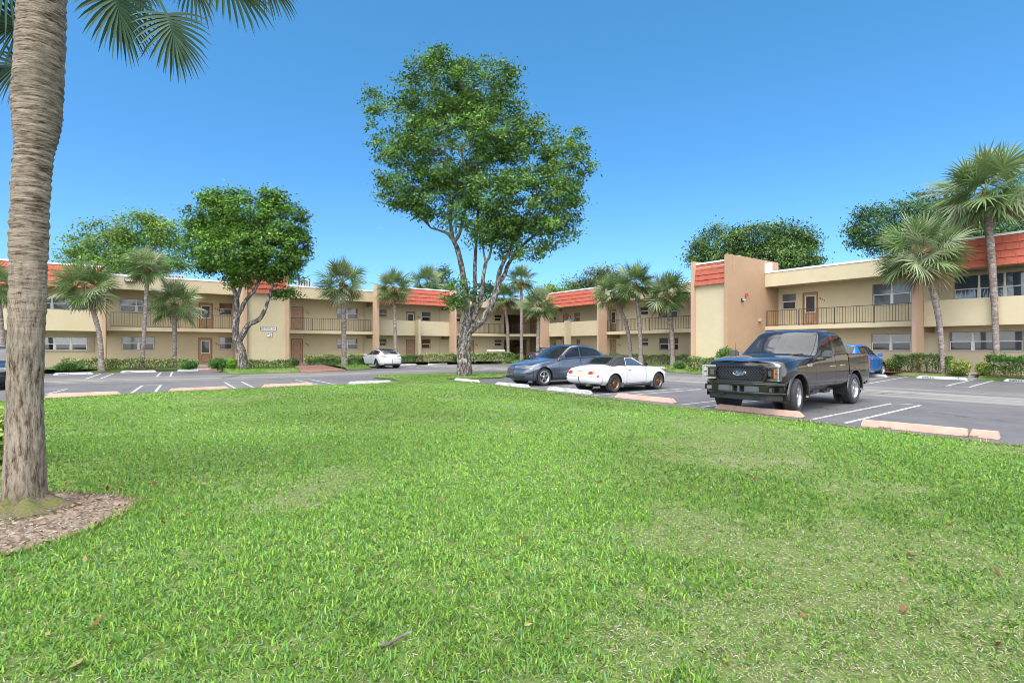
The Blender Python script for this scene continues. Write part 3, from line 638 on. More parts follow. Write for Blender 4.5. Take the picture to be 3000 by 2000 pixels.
# ================= trees, palms, hedges, grass
m_['leaf'] = LEAF('leaf', .28, .5, .25); m_['frond'] = LEAF('palm_frond', .2, .5, .22); m_['blade'] = LEAF('grass_blade', .22, .7, .08)
def BARK(name, c0, c1, c2, scale=9, stretch=(1, 1, .25), strength=.8):
    m, nt, b, out = base_mat(name); b.inputs['Roughness'].default_value = .9; b.inputs['Specular IOR Level'].default_value = .2
    n = noise_tex(nt, scale, 8, .75, stretch); n2 = noise_tex(nt, 1.3, 5, .6)
    c = ramp(nt, n.outputs[0], [(.36, c0), (.5, c1), (.62, c2)]).outputs[0]
    c = mixc(nt, c, [k*.6 for k in c1], ramp(nt, n2.outputs[0], [(.5, (0,0,0)), (.7, (.6,.6,.6))]).outputs[0])
    nt.links.new(c, b.inputs['Base Color']); bump(nt, b, n.outputs[0], strength, .04); return m
m_['figbark'] = BARK('mottled_fig_bark', (.020, .017, .015), (.105, .09, .08), (.40, .385, .365), 8, (1, 1, .5), 1.0)
m_['limb'] = BARK('grey_limb_bark', (.075, .068, .062), (.17, .155, .142), (.31, .295, .275), 6, (1, 1, .35), .5)
m_['palmbark'] = BARK('grey_palm_trunk', (.11, .085, .075), (.23, .19, .17), (.42, .39, .36), 5, (1, 1, 2.2), .7)
m_['husk'] = MAT('brown_palm_boot_fibre', (.13, .06, .03), .95, var=.5, scale=14, bmp=.9, bscale=20)

def quads(P, N, U, L, Wd):
    "leaf quads (rhomb-like): centre P, normal N, axis U, length L, width Wd -> V,F"
    N = N/np.linalg.norm(N, axis=1, keepdims=True)
    U = U-N*(U*N).sum(1, keepdims=True); U /= np.linalg.norm(U, axis=1, keepdims=True)+1e-9
    S = np.cross(N, U); L = L[:, None]; Wd = Wd[:, None]
    a = P-U*L*.5; c = P+U*L*.5; b = P+S*Wd*.5-U*L*.06; d = P-S*Wd*.5-U*L*.06
    V = np.stack([a, b, c, d], 1).reshape(-1, 3); F = np.arange(len(V)).reshape(-1, 4); return V, F
def leaf_cloud(lobes, ncl, per, spread, lsize, palette, rng, shell=.55, up=.5, ground=None):
    "clusters of leaves filling ellipsoid lobes (centre, radii)"
    vol = np.array([l[1][0]*l[1][1]*l[1][2]*(l[2] if len(l) > 2 else 1) for l in lobes])**.85; vol /= vol.sum()
    idx = rng.choice(len(lobes), ncl, p=vol)
    d = rng.normal(size=(ncl, 3)); d /= np.linalg.norm(d, axis=1, keepdims=True)
    r = (shell+(1-shell)*rng.random(ncl))**.6*rng.uniform(.72, 1.05, ncl)
    C = np.array([lobes[i][0] for i in idx]); Rr = np.array([lobes[i][1] for i in idx])
    cl = C+d*r[:, None]*Rr
    cs = rng.uniform(.6, 1.35, ncl)
    n = (per*cs**2*rng.uniform(.6, 1.3, ncl)).astype(int)
    ci = np.repeat(np.arange(ncl), n); m = len(ci)
    off = rng.normal(size=(m, 3))*spread*cs[ci][:, None]; off[:, 2] *= .6
    P = cl[ci]+off
    Nn = rng.normal(size=(m, 3)); Nn[:, 2] = np.abs(Nn[:, 2])+up; Nn += d[ci]*.5
    U = rng.normal(size=(m, 3)); U[:, 2] -= .3
    L = lsize*rng.uniform(.5, 1.55, m); V, F = quads(P, Nn, U, L, L*rng.uniform(.42, .62, m))
    pal = np.array(palette); cc = pal[rng.integers(0, len(pal), ncl)]*rng.uniform(.6, 1.4, (ncl, 1))
    col = cc[ci]*rng.uniform(.7, 1.35, (m, 1)); yl = rng.random(m) < .05
    col[yl] = col[yl]*np.array([1.7, 1.25, .9])
    return V, F, col, cl
def limb(mb, pts, r0, r1, mi=0, n=9, rng=None):
    "tapered crooked limb through points"
    pts = [Vector(p) for p in pts]; out = []
    k = 4
    for i in range(len(pts)-1):
        a = pts[max(i-1, 0)]; b = pts[i]; c = pts[i+1]; d = pts[min(i+2, len(pts)-1)]
        for j in range(k):
            t = j/k
            out.append(.5*((2*b)+(c-a)*t+(2*a-5*b+4*c-d)*t*t+(3*b-a-3*c+d)*t**3))
    out.append(pts[-1]); m = len(out)
    rad = [(r0+(r1-r0)*i/(m-1)) for i in range(m)]
    if rng is not None:
        rad = [q*rng.uniform(.92, 1.1) for q in rad]
    mb.tube(out, rad, n, mi); return out
def twigs(mb, starts, targets, rng, r=.03, mi=0, step=3):
    for t in targets[::step]:
        t = Vector(t); s = min(starts, key=lambda q: (q-t).length+(4 if q.z > t.z+.3 else 0))
        m1 = s.lerp(t, .5)+Vector((rng.uniform(-.2, .2), rng.uniform(-.2, .2), rng.uniform(-.1, .3)))*(t-s).length*.25
        mb.tube([s, m1, t], [r, r*.6, r*.25], 5, mi, cap=False)
GREEN = [(.08,.17,.03),(.105,.205,.04),(.065,.135,.028),(.13,.235,.05),(.085,.18,.05)]
def px_lobes(L, Y, dz=0.85):
    out = []
    for l in L:
        c = PT(l[0], l[1], Y+(l[4] if len(l) > 4 else 0)); s = Y/FL
        kx = 1/math.sqrt(1+((l[0]-1500)/FL)**2); out.append((tuple(c), (l[2]*s*kx**.5, max(l[2], l[3])*s*dz, l[3]*s), l[5] if len(l) > 5 else 1))
    return out
def broadleaf(name, label, base, Y, lobes_px, limbs_px, ncl, per, spread, lsize, pal, seed, cat='tree', bark='figbark', group=None, twig=4, dz=.85, shell=.55):
    rng = np.random.default_rng(seed); rr = random.Random(seed)
    root = thing(name, label, cat, base, 0, group); o = Vector(base)
    V, F, col, cl = leaf_cloud(px_lobes(lobes_px, Y, dz), ncl, per, spread, lsize, pal, rng, shell)
    npmesh('crown', V-np.array(base), F, m_['leaf'], root, col)
    mb = MB(); starts = []
    for pts, r0, r1, mi in limbs_px:
        q = [PT(p[0], p[1], Y+(p[2] if len(p) > 2 else 0))-o for p in pts]
        starts += limb(mb, q, r0, r1, mi, 10, rr)[2 if mi else 4:]
    twigs(mb, starts, [Vector(c)-o for c in cl], rr, .035, 1, twig)
    mb.build('trunk', [m_[bark], m_['limb']], root, 60)
    return root
# --- the tall fig on the lawn
Y0 = 28.1; b0 = G(1361, 1100, .045)
broadleaf('fig_tree', 'tall open fig tree standing on the lawn tip in the middle of the court', b0, Y0,
 [(1290,270,140,115,0),(1400,260,120,110,.4),(1165,375,105,110,0),(1205,520,110,115,-.5),(1330,430,160,150,-.8),(1470,380,125,120,.5),(1560,440,110,110,.4),(1650,490,85,105,0),(1540,600,160,105,-1),(1640,625,85,85,0),(1530,700,120,70,-.5),(1290,590,130,80,0),(1430,610,120,120,-1.2),(1690,415,35,45,0,2),(1268,175,45,35,0,2),(1480,225,45,40,0,2),(1100,300,45,40,0,1.5),(1340,860,45,45,-.8,2.2),(1395,855,55,45,.5,1.2),(1455,690,75,60,-.5)],
 [([(1362,1103),(1360,1060),(1360,1010),(1366,965),(1370,945)],.42,.27,0),([(1368,960),(1370,914),(1366,880),(1361,835),(1352,780,.2),(1340,730,.3),(1329,706,.3)],.22,.115,0),
  ([(1329,706,.3),(1312,685,.4),(1290,676,.6),(1262,668,.8)],.11,.04,1),([(1328,704,.3),(1320,660,.2),(1318,591,0),(1310,480,0),(1290,360,0)],.12,.04,1),([(1330,708,.3),(1345,688,0),(1353,655,-.3),(1370,560,-.6),(1350,440,-1)],.11,.04,1),
  ([(1374,950),(1384,914,.3),(1391,862,.4),(1391,800,.4),(1393,740,.4),(1400,640,.3),(1400,500,.3),(1410,350,.4)],.15,.04,0),([(1380,945),(1403,899,-.3),(1412,860,-.5),(1416,810,-.6),(1424,766,-.6)],.14,.09,0),
  ([(1424,766,-.6),(1417,740,-.7),(1410,660,-.9)],.07,.04,1),([(1424,766,-.6),(1436,745,-.5),(1450,660,-.6),(1470,560,-.8)],.08,.03,1),
  ([(1372,975),(1390,956,-.2),(1407,944,-.3),(1424,921,-.4),(1441,891,-.4),(1452,860,-.3),(1458,830,-.2)],.21,.15,0),
  ([(1457,836,-.2),(1463,800,-.2),(1472,775,-.3),(1500,720,-.4),(1540,640,-.5),(1600,520,-.3)],.14,.04,0),([(1458,832,-.2),(1478,806,.3),(1490,772,.5),(1530,720,.7),(1600,660,.6),(1650,600,.5)],.14,.04,0)],
 1500, 66, .22, .145, GREEN, 11, twig=6)
# --- the fig in front of the sign tower
b1 = G(712, 1081, .19)
broadleaf('fig_tree', 'shorter fig tree with forked mottled trunk in front of the address sign', b1, b1[1],
 [(640,650,95,85),(720,625,100,75),(825,650,80,80,.3),(800,740,105,85,-.6),(690,740,115,80,-1),(600,705,60,70),(605,765,50,45,-.3),(870,720,40,65,.2),(740,800,80,35,-.3),(840,800,55,45,-.4),(640,575,60,25),(570,640,22,40),(800,580,40,25,0,1.5),(700,830,50,22,0),(905,760,14,14,0,1.5),(845,860,40,12,.2,2)],
 [([(712,1083),(709,1040),(700,1010),(692,990)],.30,.22,0),([(692,994),(690,955),(694,910),(692,868),(682,838),(670,780,.3),(650,700,.5)],.23,.06,0),([(692,930),(706,907,-.2),(720,880,-.3),(747,848,-.4),(768,800,-.5),(790,700,-.4)],.15,.05,0),
  ([(698,1005),(714,974,-.2),(730,950,-.3),(757,937,-.5),(771,917,-.6),(784,884,-.6),(796,846,-.5),(806,800,-.4),(830,720,-.2)],.19,.05,0),([(693,880),(705,840,.3),(716,780,.4),(730,690,.3)],.12,.04,1)],
 880, 74, .22, .155, [(.075,.17,.025),(.10,.215,.03),(.06,.135,.025),(.125,.25,.04)], 21, twig=5)
# --- trees beyond the roofs
FAR = [('broadleaf_tree','pale yellow-green spreading tree rising behind the left roof beside the short fig',58,[(400,670,85,50),(300,690,70,45),(480,680,65,55),(232,722,50,35),(340,740,110,55),(520,740,45,65),(390,780,140,40),(250,780,80,40)],[([(400,1000),(395,820),(390,740)],.4,.2,0),([(392,790),(330,730),(300,690)],.16,.05,1),([(395,800),(450,730),(490,680)],.18,.05,1)],420,70,.5,.26,[(.12,.23,.035),(.15,.27,.04),(.095,.185,.035),(.17,.26,.06)],31),
 ('broadleaf_tree','dense dark green tree rising behind the tall tan end wall',58,[(2110,720,85,70),(2220,705,100,60),(2315,715,75,65),(2370,750,45,40),(2050,745,35,40),(2250,770,150,50)],[([(2220,1000),(2220,820),(2215,740)],.5,.2,0)],520,80,.5,.26,[(.065,.13,.038),(.085,.16,.04),(.055,.11,.04),(.11,.19,.05)],41),
 ('broadleaf_tree','dark green spreading tree rising behind the right roof and the tallest palm',56,[(2560,670,80,75),(2670,620,100,60),(2800,650,110,65),(2950,655,95,75),(2500,690,26,40),(2700,700,160,55),(2880,720,120,50),(3060,640,100,90)],[([(2720,1000),(2720,800),(2700,700)],.5,.2,0),([(2720,800),(2820,700),(2900,650)],.25,.06,1),([(2710,800),(2600,720),(2550,660)],.22,.06,1)],640,70,.5,.25,[(.06,.13,.05),(.075,.155,.045),(.09,.175,.04),(.05,.105,.045)],51),
 ('broadleaf_tree','small round yellow-green tree showing over the corner roof',88,[(1605,862,55,32),(1655,852,55,30),(1575,872,30,22),(1630,875,80,25)],[([(1630,1000),(1630,890),(1625,860)],.3,.15,0)],150,80,.6,.30,[(.13,.19,.02),(.16,.22,.025),(.10,.16,.02)],61),
 ('broadleaf_tree','loose olive-green tree behind the red mansard with the person below',78,[(1740,815,45,28),(1790,800,45,22),(1715,840,40,22),(1770,840,70,25),(1690,835,18,10)],[([(1750,1000),(1750,880),(1755,820)],.3,.12,0)],150,60,.55,.28,[(.09,.12,.03),(.12,.14,.035),(.07,.11,.03)],71),
 ('broadleaf_tree','small dark tree top peeking over the roof beside the clustered palms',80,[(1295,800,18,18),(1292,830,25,25)],[([(1295,1000),(1295,850),(1295,815)],.2,.1,0)],36,60,.5,.28,[(.06,.10,.03),(.09,.13,.035)],81)]
for nm, lb, Y, lob, limbs, n, per, sp, ls, pal, sd in FAR:
    q = PT(limbs[0][0][0][0], 1000, Y); broadleaf(nm, lb, (q.x, q.y, 0), Y, lob, [([(p[0], (HOR+EYE*FL/Y) if i == 0 and j == 0 else p[1]) for j, p in enumerate(l[0])],)+l[1:] for i, l in enumerate(limbs)], n, per, sp, ls, pal, sd, group='trees beyond the roofs', bark='limb', twig=6)

# --- cabbage palms
def frond(rng, d, length, nl=26, droop=.5, seg=3, wid=.034, costa=.25):
    "one fan leaf: petiole along unit vector d from the origin, then folded, drooping leaflets -> list of strips"
    d = Vector(d).normalized(); up = Vector((0, 0, 1))
    s = d.cross(up); s = s.normalized() if s.length > .05 else Vector((1, 0, 0)); n = s.cross(d).normalized()
    tw = rng.uniform(-1.0, 1.0); s, n = s*math.cos(tw)+n*math.sin(tw), n*math.cos(tw)-s*math.sin(tw)
    pl = length*.44; strips = []
    tip = d*pl-up*(.10*length*max(0, 1-abs(d.z)))*droop
    strips.append(([Vector((0, 0, 0)), d*pl*.55-up*.02*length, tip], [.05, .035, .035], n))
    dd = (d-up*droop*.45).normalized()
    for i in range(nl):
        t = (i+.5)/nl*2-1
        an = t*R(118)+rng.uniform(-.04, .04)
        base = tip+dd*length*costa*(1-abs(t))*.9
        ld = dd*math.cos(an)+s*math.sin(an)+n*(.16*math.cos(an*1.2)+.10*((i % 2)*2-1))
        ld.normalize(); L = length*(.56-.15*abs(t)**2)*rng.uniform(.88, 1.08)
        pts = [base]; cur = base.copy(); v = ld.copy()
        for k in range(seg):
            v = (v-up*droop*(.05+.30*k*k/seg)*rng.uniform(.7, 1.3)).normalized(); cur = cur+v*L/seg; pts.append(cur.copy())
        ws = [wid*.35, wid*1.0, wid*.62, wid*.05] if seg == 3 else [wid*.6, wid, wid*.05]
        strips.append((pts, ws[:len(pts)], n+s*.45*((i % 2)*2-1)))
    return strips
def strips_mesh(S):
    V = []; F = []; idx = []
    for k, (pts, ws, nrm) in enumerate(S):
        b = len(V)
        for i, p in enumerate(pts):
            t = pts[min(i+1, len(pts)-1)]-pts[max(i-1, 0)]; sd = t.cross(nrm)
            sd = sd.normalized()*ws[i]*.5 if sd.length > 1e-6 else Vector((ws[i]*.5, 0, 0))
            V += [p-sd, p+sd]
        for i in range(len(pts)-1): F.append((b+2*i, b+2*i+1, b+2*i+3, b+2*i+2)); idx.append(k)
    return V, F, idx
def palm_crown(root, at, Rc, seed, nf=34, nl=22, wid=.045, pal=None, lo=-54, name='crown', hi=88, az=None):
    rng = random.Random(seed); nr = np.random.default_rng(seed); AV = []; AF = []; AC = []
    pal = pal or [(.125,.19,.065),(.16,.23,.09),(.095,.16,.05),(.25,.30,.17)]
    for i in range(nf):
        t = (i+.5)/nf; el = R(hi+(lo-hi)*t**.8)+rng.uniform(-.15, .15); a = i*2.39996+rng.uniform(-.3, .3)
        if az: a = rng.uniform(*az)
        d = Vector((math.cos(a)*math.cos(el), math.sin(a)*math.cos(el), math.sin(el)))
        dr = .2+.6*t+rng.uniform(-.1, .15)
        V, F, ix = strips_mesh(frond(rng, d, Rc*rng.uniform(.88, 1.12)*(.88 if t < .2 else 1), nl, dr, 3, wid))
        b = len(AV); AV += [v+at for v in V]; AF += [tuple(b+q for q in f) for f in F]
        c = np.array(pal[rng.randrange(len(pal))])*rng.uniform(.8, 1.25)
        if t > .86 and rng.random() < .5: c = np.array((.20, .15, .07))*rng.uniform(.7, 1.2)
        k = nr.uniform(.72, 1.35, max(ix)+1); AC += [c*k[q]*(1.25 if q == 0 else 1) for q in ix]
    return npmesh(name, np.array([tuple(v) for v in AV]), np.array(AF), m_['frond'], root, np.array(AC))
def palm(label, base_px, top_px, Rpx, seed, bend=(0, 0), rt=None, husk=.5, z=.2, nf=42, group="cabbage palms along the buildings", mid=None, nl=30, kwtaper=None):
    b = G(base_px[0], base_px[1], z); Y = b[1]; s = Y/FL
    root = thing('cabbage_palm', label, 'palm tree', b, 0, group); o = Vector(b)
    kx = 1/math.sqrt(1+((base_px[0]-1500)/FL)**2)
    top = PT(top_px[0], top_px[1], Y)-o; Rc = Rpx*s*.90*kx**.6; rt = (rt or .16)*.90*kx; tb = kwtaper
    rr = random.Random(seed); yo = rr.uniform(-.3, .3); top.y += yo
    mids = [PT(p[0], p[1], Y+yo*.5)-o for p in (mid or [])]
    if not mids:
        mids = [Vector((0, 0, 0)).lerp(top, .5)+Vector((bend[0], bend[1], 0))]
    mb = MB(); pts = [Vector((0, 0, -.1))]+mids+[top]
    c = []; k = 7
    for i in range(len(pts)-1):
        p0, p1, p2, p3 = pts[max(i-1, 0)], pts[i], pts[i+1], pts[min(i+2, len(pts)-1)]
        for j in range(k):
            t = j/k; c.append(.5*((2*p1)+(p2-p0)*t+(2*p0-5*p1+4*p2-p3)*t*t+(3*p1-p0-3*p2+p3)*t**3))
    c.append(pts[-1]); m = len(c)
    rad = [rt*((1.35-.35*min(1, i/3) if i < 3 else 1-.12*i/m) if not tb else tb+(1.15-tb)*i/m)*rr.uniform(.95, 1.06) for i in range(m)]
    mb.tube(c, rad, 12); mb.build('trunk', m_['palmbark'], root, 70)
    # leaf bases (boots) under the crown
    h = MB(); ax = (c[-1]-c[-3]).normalized(); hl = husk
    h.tube([top-ax*hl*.75, top-ax*hl*.2, top+ax*hl*.5], [rt*.95, rt*1.5, rt*1.1], 10)
    for i in range(26):
        a = i*2.4; zz = -hl*.7+hl*1.0*i/26; p = top+ax*zz; dr = Vector((math.cos(a), math.sin(a), .9)).normalized()
        h.tube([p+Vector((math.cos(a), math.sin(a), 0))*rt*.7, p+dr*rt*2.3], [.05, .025], 5)
    h.build('leaf_bases', m_['husk'], root)
    palm_crown(root, top+ax*hl*.7, Rc, seed, nf, nl, max(.036*Rc, 1.6*s))
    return root
PALMS = [('leaning cabbage palm overhanging the mansard left of the dark flood light',(298,1082),(262,852),105,1,dict(mid=[(290,975)],rt=.2,nf=40)),
 ('tall straight cabbage palm with whitish trunk in front of the first balcony window pair',(416,1078),(424,795),80,2,dict(rt=.17)),
 ('short cabbage palm with low crown hanging over the balcony railing',(511,1074),(516,900),92,3,dict(rt=.2,nf=30)),
 ('cabbage palm at the picture edge, largely hidden by the big near trunk',(14,1090),(2,850),95,4,dict(rt=.22,nf=30)),
 ('straight cabbage palm standing in the grass beside the brick entry path',(1009,1073),(1004,842),84,5,dict(rt=.21,nf=40)),
 ('cabbage palm rising behind the parked white sedan',(1161,1062),(1151,852),64,6,dict(rt=.19)),
 ('slim straight cabbage palm between the two small mansard windows',(1245,1056),(1252,838),62,7,dict(rt=.18)),
 ('cabbage palm leaning right with its crown behind the fig leaves',(1280,1052),(1312,880),52,8,dict(rt=.17,mid=[(1292,970)])),
 ('cabbage palm with a kinked trunk left of the corner passage',(1489,1055),(1477,882),52,9,dict(rt=.19,mid=[(1487,960),(1480,910)])),
 ('tallest thin cabbage palm in front of the dark corner passage',(1528,1056),(1527,828),50,10,dict(rt=.18)),
 ('cabbage palm with bushy low crown at the corner column',(1574,1060),(1579,902),62,12,dict(rt=.2,nf=40)),
 ('cabbage palm leaning left in front of the glazed upper door',(1849,1066),(1797,868),66,13,dict(rt=.2,mid=[(1842,985),(1825,925)])),
 ('cabbage palm in the middle of the trio behind the roadster',(1878,1068),(1860,842),72,14,dict(rt=.19,mid=[(1874,960)])),
 ('straight cabbage palm closest to the tall tan end wall',(1972,1070),(1958,872),82,15,dict(rt=.21,mid=[(1968,980)],nf=42)),
 ('leaning cabbage palm with brown leaf bases at the right hedge',(2764,1094),(2704,768),145,16,dict(rt=.22,mid=[(2756,980),(2738,870)],husk=.8,nf=46,nl=34,kwtaper=.68)),
 ('tallest cabbage palm with whitish lower trunk at the right edge',(2921,1096),(2890,588),178,17,dict(rt=.25,mid=[(2914,900),(2905,760)],husk=.8,nf=50,nl=34,kwtaper=.75))]
for lb, bp, tp, rp, sd, kw in PALMS: palm(lb, bp, tp, rp, sd, **kw)

# --- the big near palm
pb = G(68, 1492, LZ); root = thing('cabbage_palm', 'massive close cabbage palm trunk rising out of the mulch bed', 'palm tree', pb, 0)
Yp = pb[1]; o = Vector(pb)
PR = [(1535,150,-20),(1508,168,-14),(1490,160,-9),(1478,158,-8),(1450,142,2),(1330,136,8),(1200,131,14),(1100,131,17),(1000,134,20),(900,139,24),(780,143,25),(700,148,24),(610,150,29),(540,154,31),(480,158,36),(430,167,40),(400,176,37),(350,187,33),(300,190,28),(240,192,33),(150,195,38),(60,197,43),(0,198,45),(-150,205,55),(-300,212,68),(-420,216,78)]
mat_m, nt, b, out = base_mat('big_palm_bark'); b.inputs['Roughness'].default_value = .92; b.inputs['Specular IOR Level'].default_value = .15
tcp = nt.nodes.new('ShaderNodeTexCoord'); spz = nt.nodes.new('ShaderNodeSeparateXYZ'); nt.links.new(tcp.outputs['Object'], spz.inputs[0])
nv = noise_tex(nt, 34, 10, .8, (1, 1, .16)); nh = noise_tex(nt, 30, 10, .78, (.22, .22, 1.5)); nb = noise_tex(nt, 2.2, 6, .65); nf_ = noise_tex(nt, 45, 5, .7)
hz = nt.nodes.new('ShaderNodeMapRange'); hz.inputs['From Min'].default_value = 1.3; hz.inputs['From Max'].default_value = 2.6; nt.links.new(spz.outputs['Z'], hz.inputs['Value'])
fm = nt.nodes.new('ShaderNodeMix'); fm.data_type = 'FLOAT'; nt.links.new(hz.outputs[0], fm.inputs['Factor']); nt.links.new(nv.outputs[0], fm.inputs['A']); nt.links.new(nh.outputs[0], fm.inputs['B'])
c = ramp(nt, fm.outputs['Result'], [(.37, (.035, .022, .015)), (.43, (.15, .108, .083)), (.50, (.32, .255, .205)), (.62, (.47, .40, .34))]).outputs[0]
c = mixc(nt, c, (.15, .145, .11), ramp(nt, nb.outputs[0], [(.5, (0,0,0)), (.68, (.7,.7,.7))]).outputs[0])
c = mixc(nt, c, (.16, .07, .035), ramp(nt, noise_tex(nt, 7, 4, .6).outputs[0], [(.66, (0,0,0)), (.74, (.75,.75,.75))]).outputs[0])
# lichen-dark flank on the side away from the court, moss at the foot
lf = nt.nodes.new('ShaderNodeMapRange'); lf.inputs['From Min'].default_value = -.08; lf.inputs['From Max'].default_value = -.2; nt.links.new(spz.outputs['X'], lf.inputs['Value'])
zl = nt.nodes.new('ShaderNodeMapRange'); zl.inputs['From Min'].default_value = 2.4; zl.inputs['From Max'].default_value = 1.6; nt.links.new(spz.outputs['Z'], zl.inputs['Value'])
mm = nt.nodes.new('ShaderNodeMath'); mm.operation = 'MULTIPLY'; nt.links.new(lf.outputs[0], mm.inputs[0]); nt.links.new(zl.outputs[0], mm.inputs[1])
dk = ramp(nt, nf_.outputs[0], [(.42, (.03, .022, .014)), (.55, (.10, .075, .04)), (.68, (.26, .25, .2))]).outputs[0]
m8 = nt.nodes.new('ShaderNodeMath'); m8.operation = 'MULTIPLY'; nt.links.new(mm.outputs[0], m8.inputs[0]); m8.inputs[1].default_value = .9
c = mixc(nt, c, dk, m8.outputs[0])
ms = nt.nodes.new('ShaderNodeMapRange'); ms.inputs['From Min'].default_value = .28; ms.inputs['From Max'].default_value = .0; nt.links.new(spz.outputs['Z'], ms.inputs['Value'])
m9 = nt.nodes.new('ShaderNodeMath'); m9.operation = 'MULTIPLY'; nt.links.new(ms.outputs[0], m9.inputs[0]); nt.links.new(ramp(nt, nb.outputs[0], [(.38, (0,0,0)), (.55, (.9,.9,.9))]).outputs[0], m9.inputs[1])
c = mixc(nt, c, (.11, .12, .025), m9.outputs[0])
nt.links.new(c, b.inputs['Base Color']); bump(nt, b, fm.outputs['Result'], .9, .05)
V = []; F = []; nseg = 56; rows = []
prof = []
for i in range(len(PR)-1):
    k = 9
    for j in range(k):
        t = j/k; prof.append([PR[i][q]+(PR[i+1][q]-PR[i][q])*t for q in range(3)])
prof.append(PR[-1])
rn = random.Random(3)
for i, (py, xr, xl) in enumerate(prof):
    c0 = PT((xr+xl)/2, py, Yp); r = (xr-xl)/2*Yp/FL*.73; z = c0.z-o.z
    if i == 0: z = -.06
    ring = .0045*math.sin(i*1.9)+rn.uniform(-.004, .004) if z > 1.5 else rn.uniform(-.003, .003)
    for k in range(nseg):
        a = 2*PI*k/nseg
        q = r*(1+.02*math.sin(3*a+z)+.012*math.sin(7*a+z*2.1)+.008*math.sin(13*a-z*3))+ring+rn.uniform(-.003, .003)
        if z < .12: q *= 1+.10*(1-z/.12)*(.6+.4*math.sin(4*a+1))
        V.append((c0.x-o.x+q*math.cos(a), q*math.sin(a)*.98, z))
n = len(prof)
for i in range(n-1):
    for k in range(nseg): F.append((i*nseg+k, i*nseg+(k+1) % nseg, (i+1)*nseg+(k+1) % nseg, (i+1)*nseg+k))
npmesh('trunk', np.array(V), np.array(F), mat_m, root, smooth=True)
mb = MB(); rr = random.Random(12); vv = []; ff = []; nr_, na_ = 9, 48
for i in range(nr_):
    t = i/(nr_-1)
    for k in range(na_):
        a = 2*PI*k/na_; rad_ = .17+t*(.24+.10*math.cos(a+.5)+.03*math.sin(5*a)+rr.uniform(-.012, .012)); vv.append((rad_*math.cos(a), rad_*math.sin(a), .115*(1-t)**1.5*(1+.25*math.sin(7*a))+.012*rr.random()-.012*t))
for i in range(nr_-1):
    for k in range(na_): ff.append((i*na_+k, (i+1)*na_+k, (i+1)*na_+(k+1) % na_, i*na_+(k+1) % na_))
mb.add(vv, ff)
mm_, nt2, b2, o2 = base_mat('mossy_root_mat'); b2.inputs['Roughness'].default_value = .95; n_1 = noise_tex(nt2, 6, 6, .7); n_2 = noise_tex(nt2, 40, 5, .7)
c2 = ramp(nt2, n_2.outputs[0], [(.35, (.05, .035, .022)), (.6, (.20, .15, .105))]).outputs[0]; c2 = mixc(nt2, c2, (.13, .145, .03), ramp(nt2, n_1.outputs[0], [(.45, (0,0,0)), (.6, (.85,.85,.85))]).outputs[0])
nt2.links.new(c2, b2.inputs['Base Color']); bump(nt2, b2, n_2.outputs[0], .9, .03); mb.build('root_mound', mm_, root, 180)
top = Vector((PT(147, -420, Yp).x-o.x, 0, PT(147, -420, Yp).z-o.z))
h = MB(); h.tube([top-Vector((0,0,.15)), top+Vector((0,0,.45))], [.24, .16], 16); 
for i in range(40):
    a = i*2.4; zz = -.1+.5*i/40; p = top+Vector((0, 0, zz)); h.tube([p+Vector((math.cos(a)*.16, math.sin(a)*.16, 0)), p+Vector((math.cos(a)*.4, math.sin(a)*.4, .3))], [.05, .025], 6)
h.build('leaf_bases', m_['husk'], root)
# hanging fronds: tip directions chosen from the fans seen against the sky
rng = random.Random(9); AV = []; AF = []; AC = []
FR = [(487,40,.0,.72,(.28,-.96)),(322,-40,-.2,.72,(.2,-.97)),(405,-95,.5,.66,(.15,-1)),(545,-95,.4,.72,(.45,-.9)),(630,-95,.1,.75,(.75,-.66)),(720,-130,.3,.75,(.66,-.75)),
 (95,70,.45,1.05,(-1,-.12)),(85,180,.5,1.0,(-1,-.35)),(40,-60,.3,1.1,(-.9,-.3)),(60,-500,-1.3,1.3,(0,-1)),(300,-620,1.0,1.3,(.5,-.6)),(600,-560,-.5,1.3,(.8,-.4)),(-250,-450,.2,1.3,(-.8,-.5)),(150,-700,.3,1.3,(.1,.4)),(-100,-640,-.6,1.3,(-.6,.1)),(420,-300,-1.1,1.1,(.5,-.8))]
c0 = top+Vector((0, 0, .25))
for px, py, dy, ln, ax in FR:
    tgt = PT(px, py, Yp+dy)-o; d = (tgt-c0); Lp = d.length
    # petiole to the fan hub, then a fan hanging down
    S = [([c0, c0+d*.5+Vector((0, 0, .22)), tgt], [.05, .032, .026], Vector((0, 1, .3)))]
    dd = Vector((ax[0], rng.uniform(-.2, .2), ax[1])).normalized(); s = Vector((0, 1, 0)).cross(dd); s = (s+Vector((rng.uniform(-.3,.3), rng.uniform(-.6,.6), 0))).normalized(); n_ = s.cross(dd).normalized()
    for i in range(42):
        t = (i+.5)/42*2-1; an = t*R(100); base = tgt+dd*.26*(1-abs(t))
        ld = (dd*math.cos(an)+s*math.sin(an)+n_*.07*((i % 2)*2-1)).normalized(); L = ln*.62*(1-.28*t*t)*rng.uniform(.9, 1.06)
        p = [base]; v = ld.copy(); cur = base.copy()
        for k in range(4):
            v = (v+Vector((0, 0, -.10*k*rng.uniform(.6, 1.4)))).normalized(); cur = cur+v*L/4; p.append(cur.copy())
        S.append((p, [.014, .027, .024, .015, .0015], n_+s*.5*((i % 2)*2-1)))
    V, F, ix = strips_mesh(S); bb = len(AV); AV += V; AF += [tuple(bb+q for q in f) for f in F]
    cc = np.array((.026, .062, .034))*rng.uniform(.8, 1.25)
    kk = np.random.default_rng(int(px+1000)).uniform(.7, 1.35, max(ix)+1); AC += [cc*kk[q] for q in ix]
npmesh('crown', np.array([tuple(v) for v in AV]), np.array(AF), m_['frond'], root, np.array(AC))

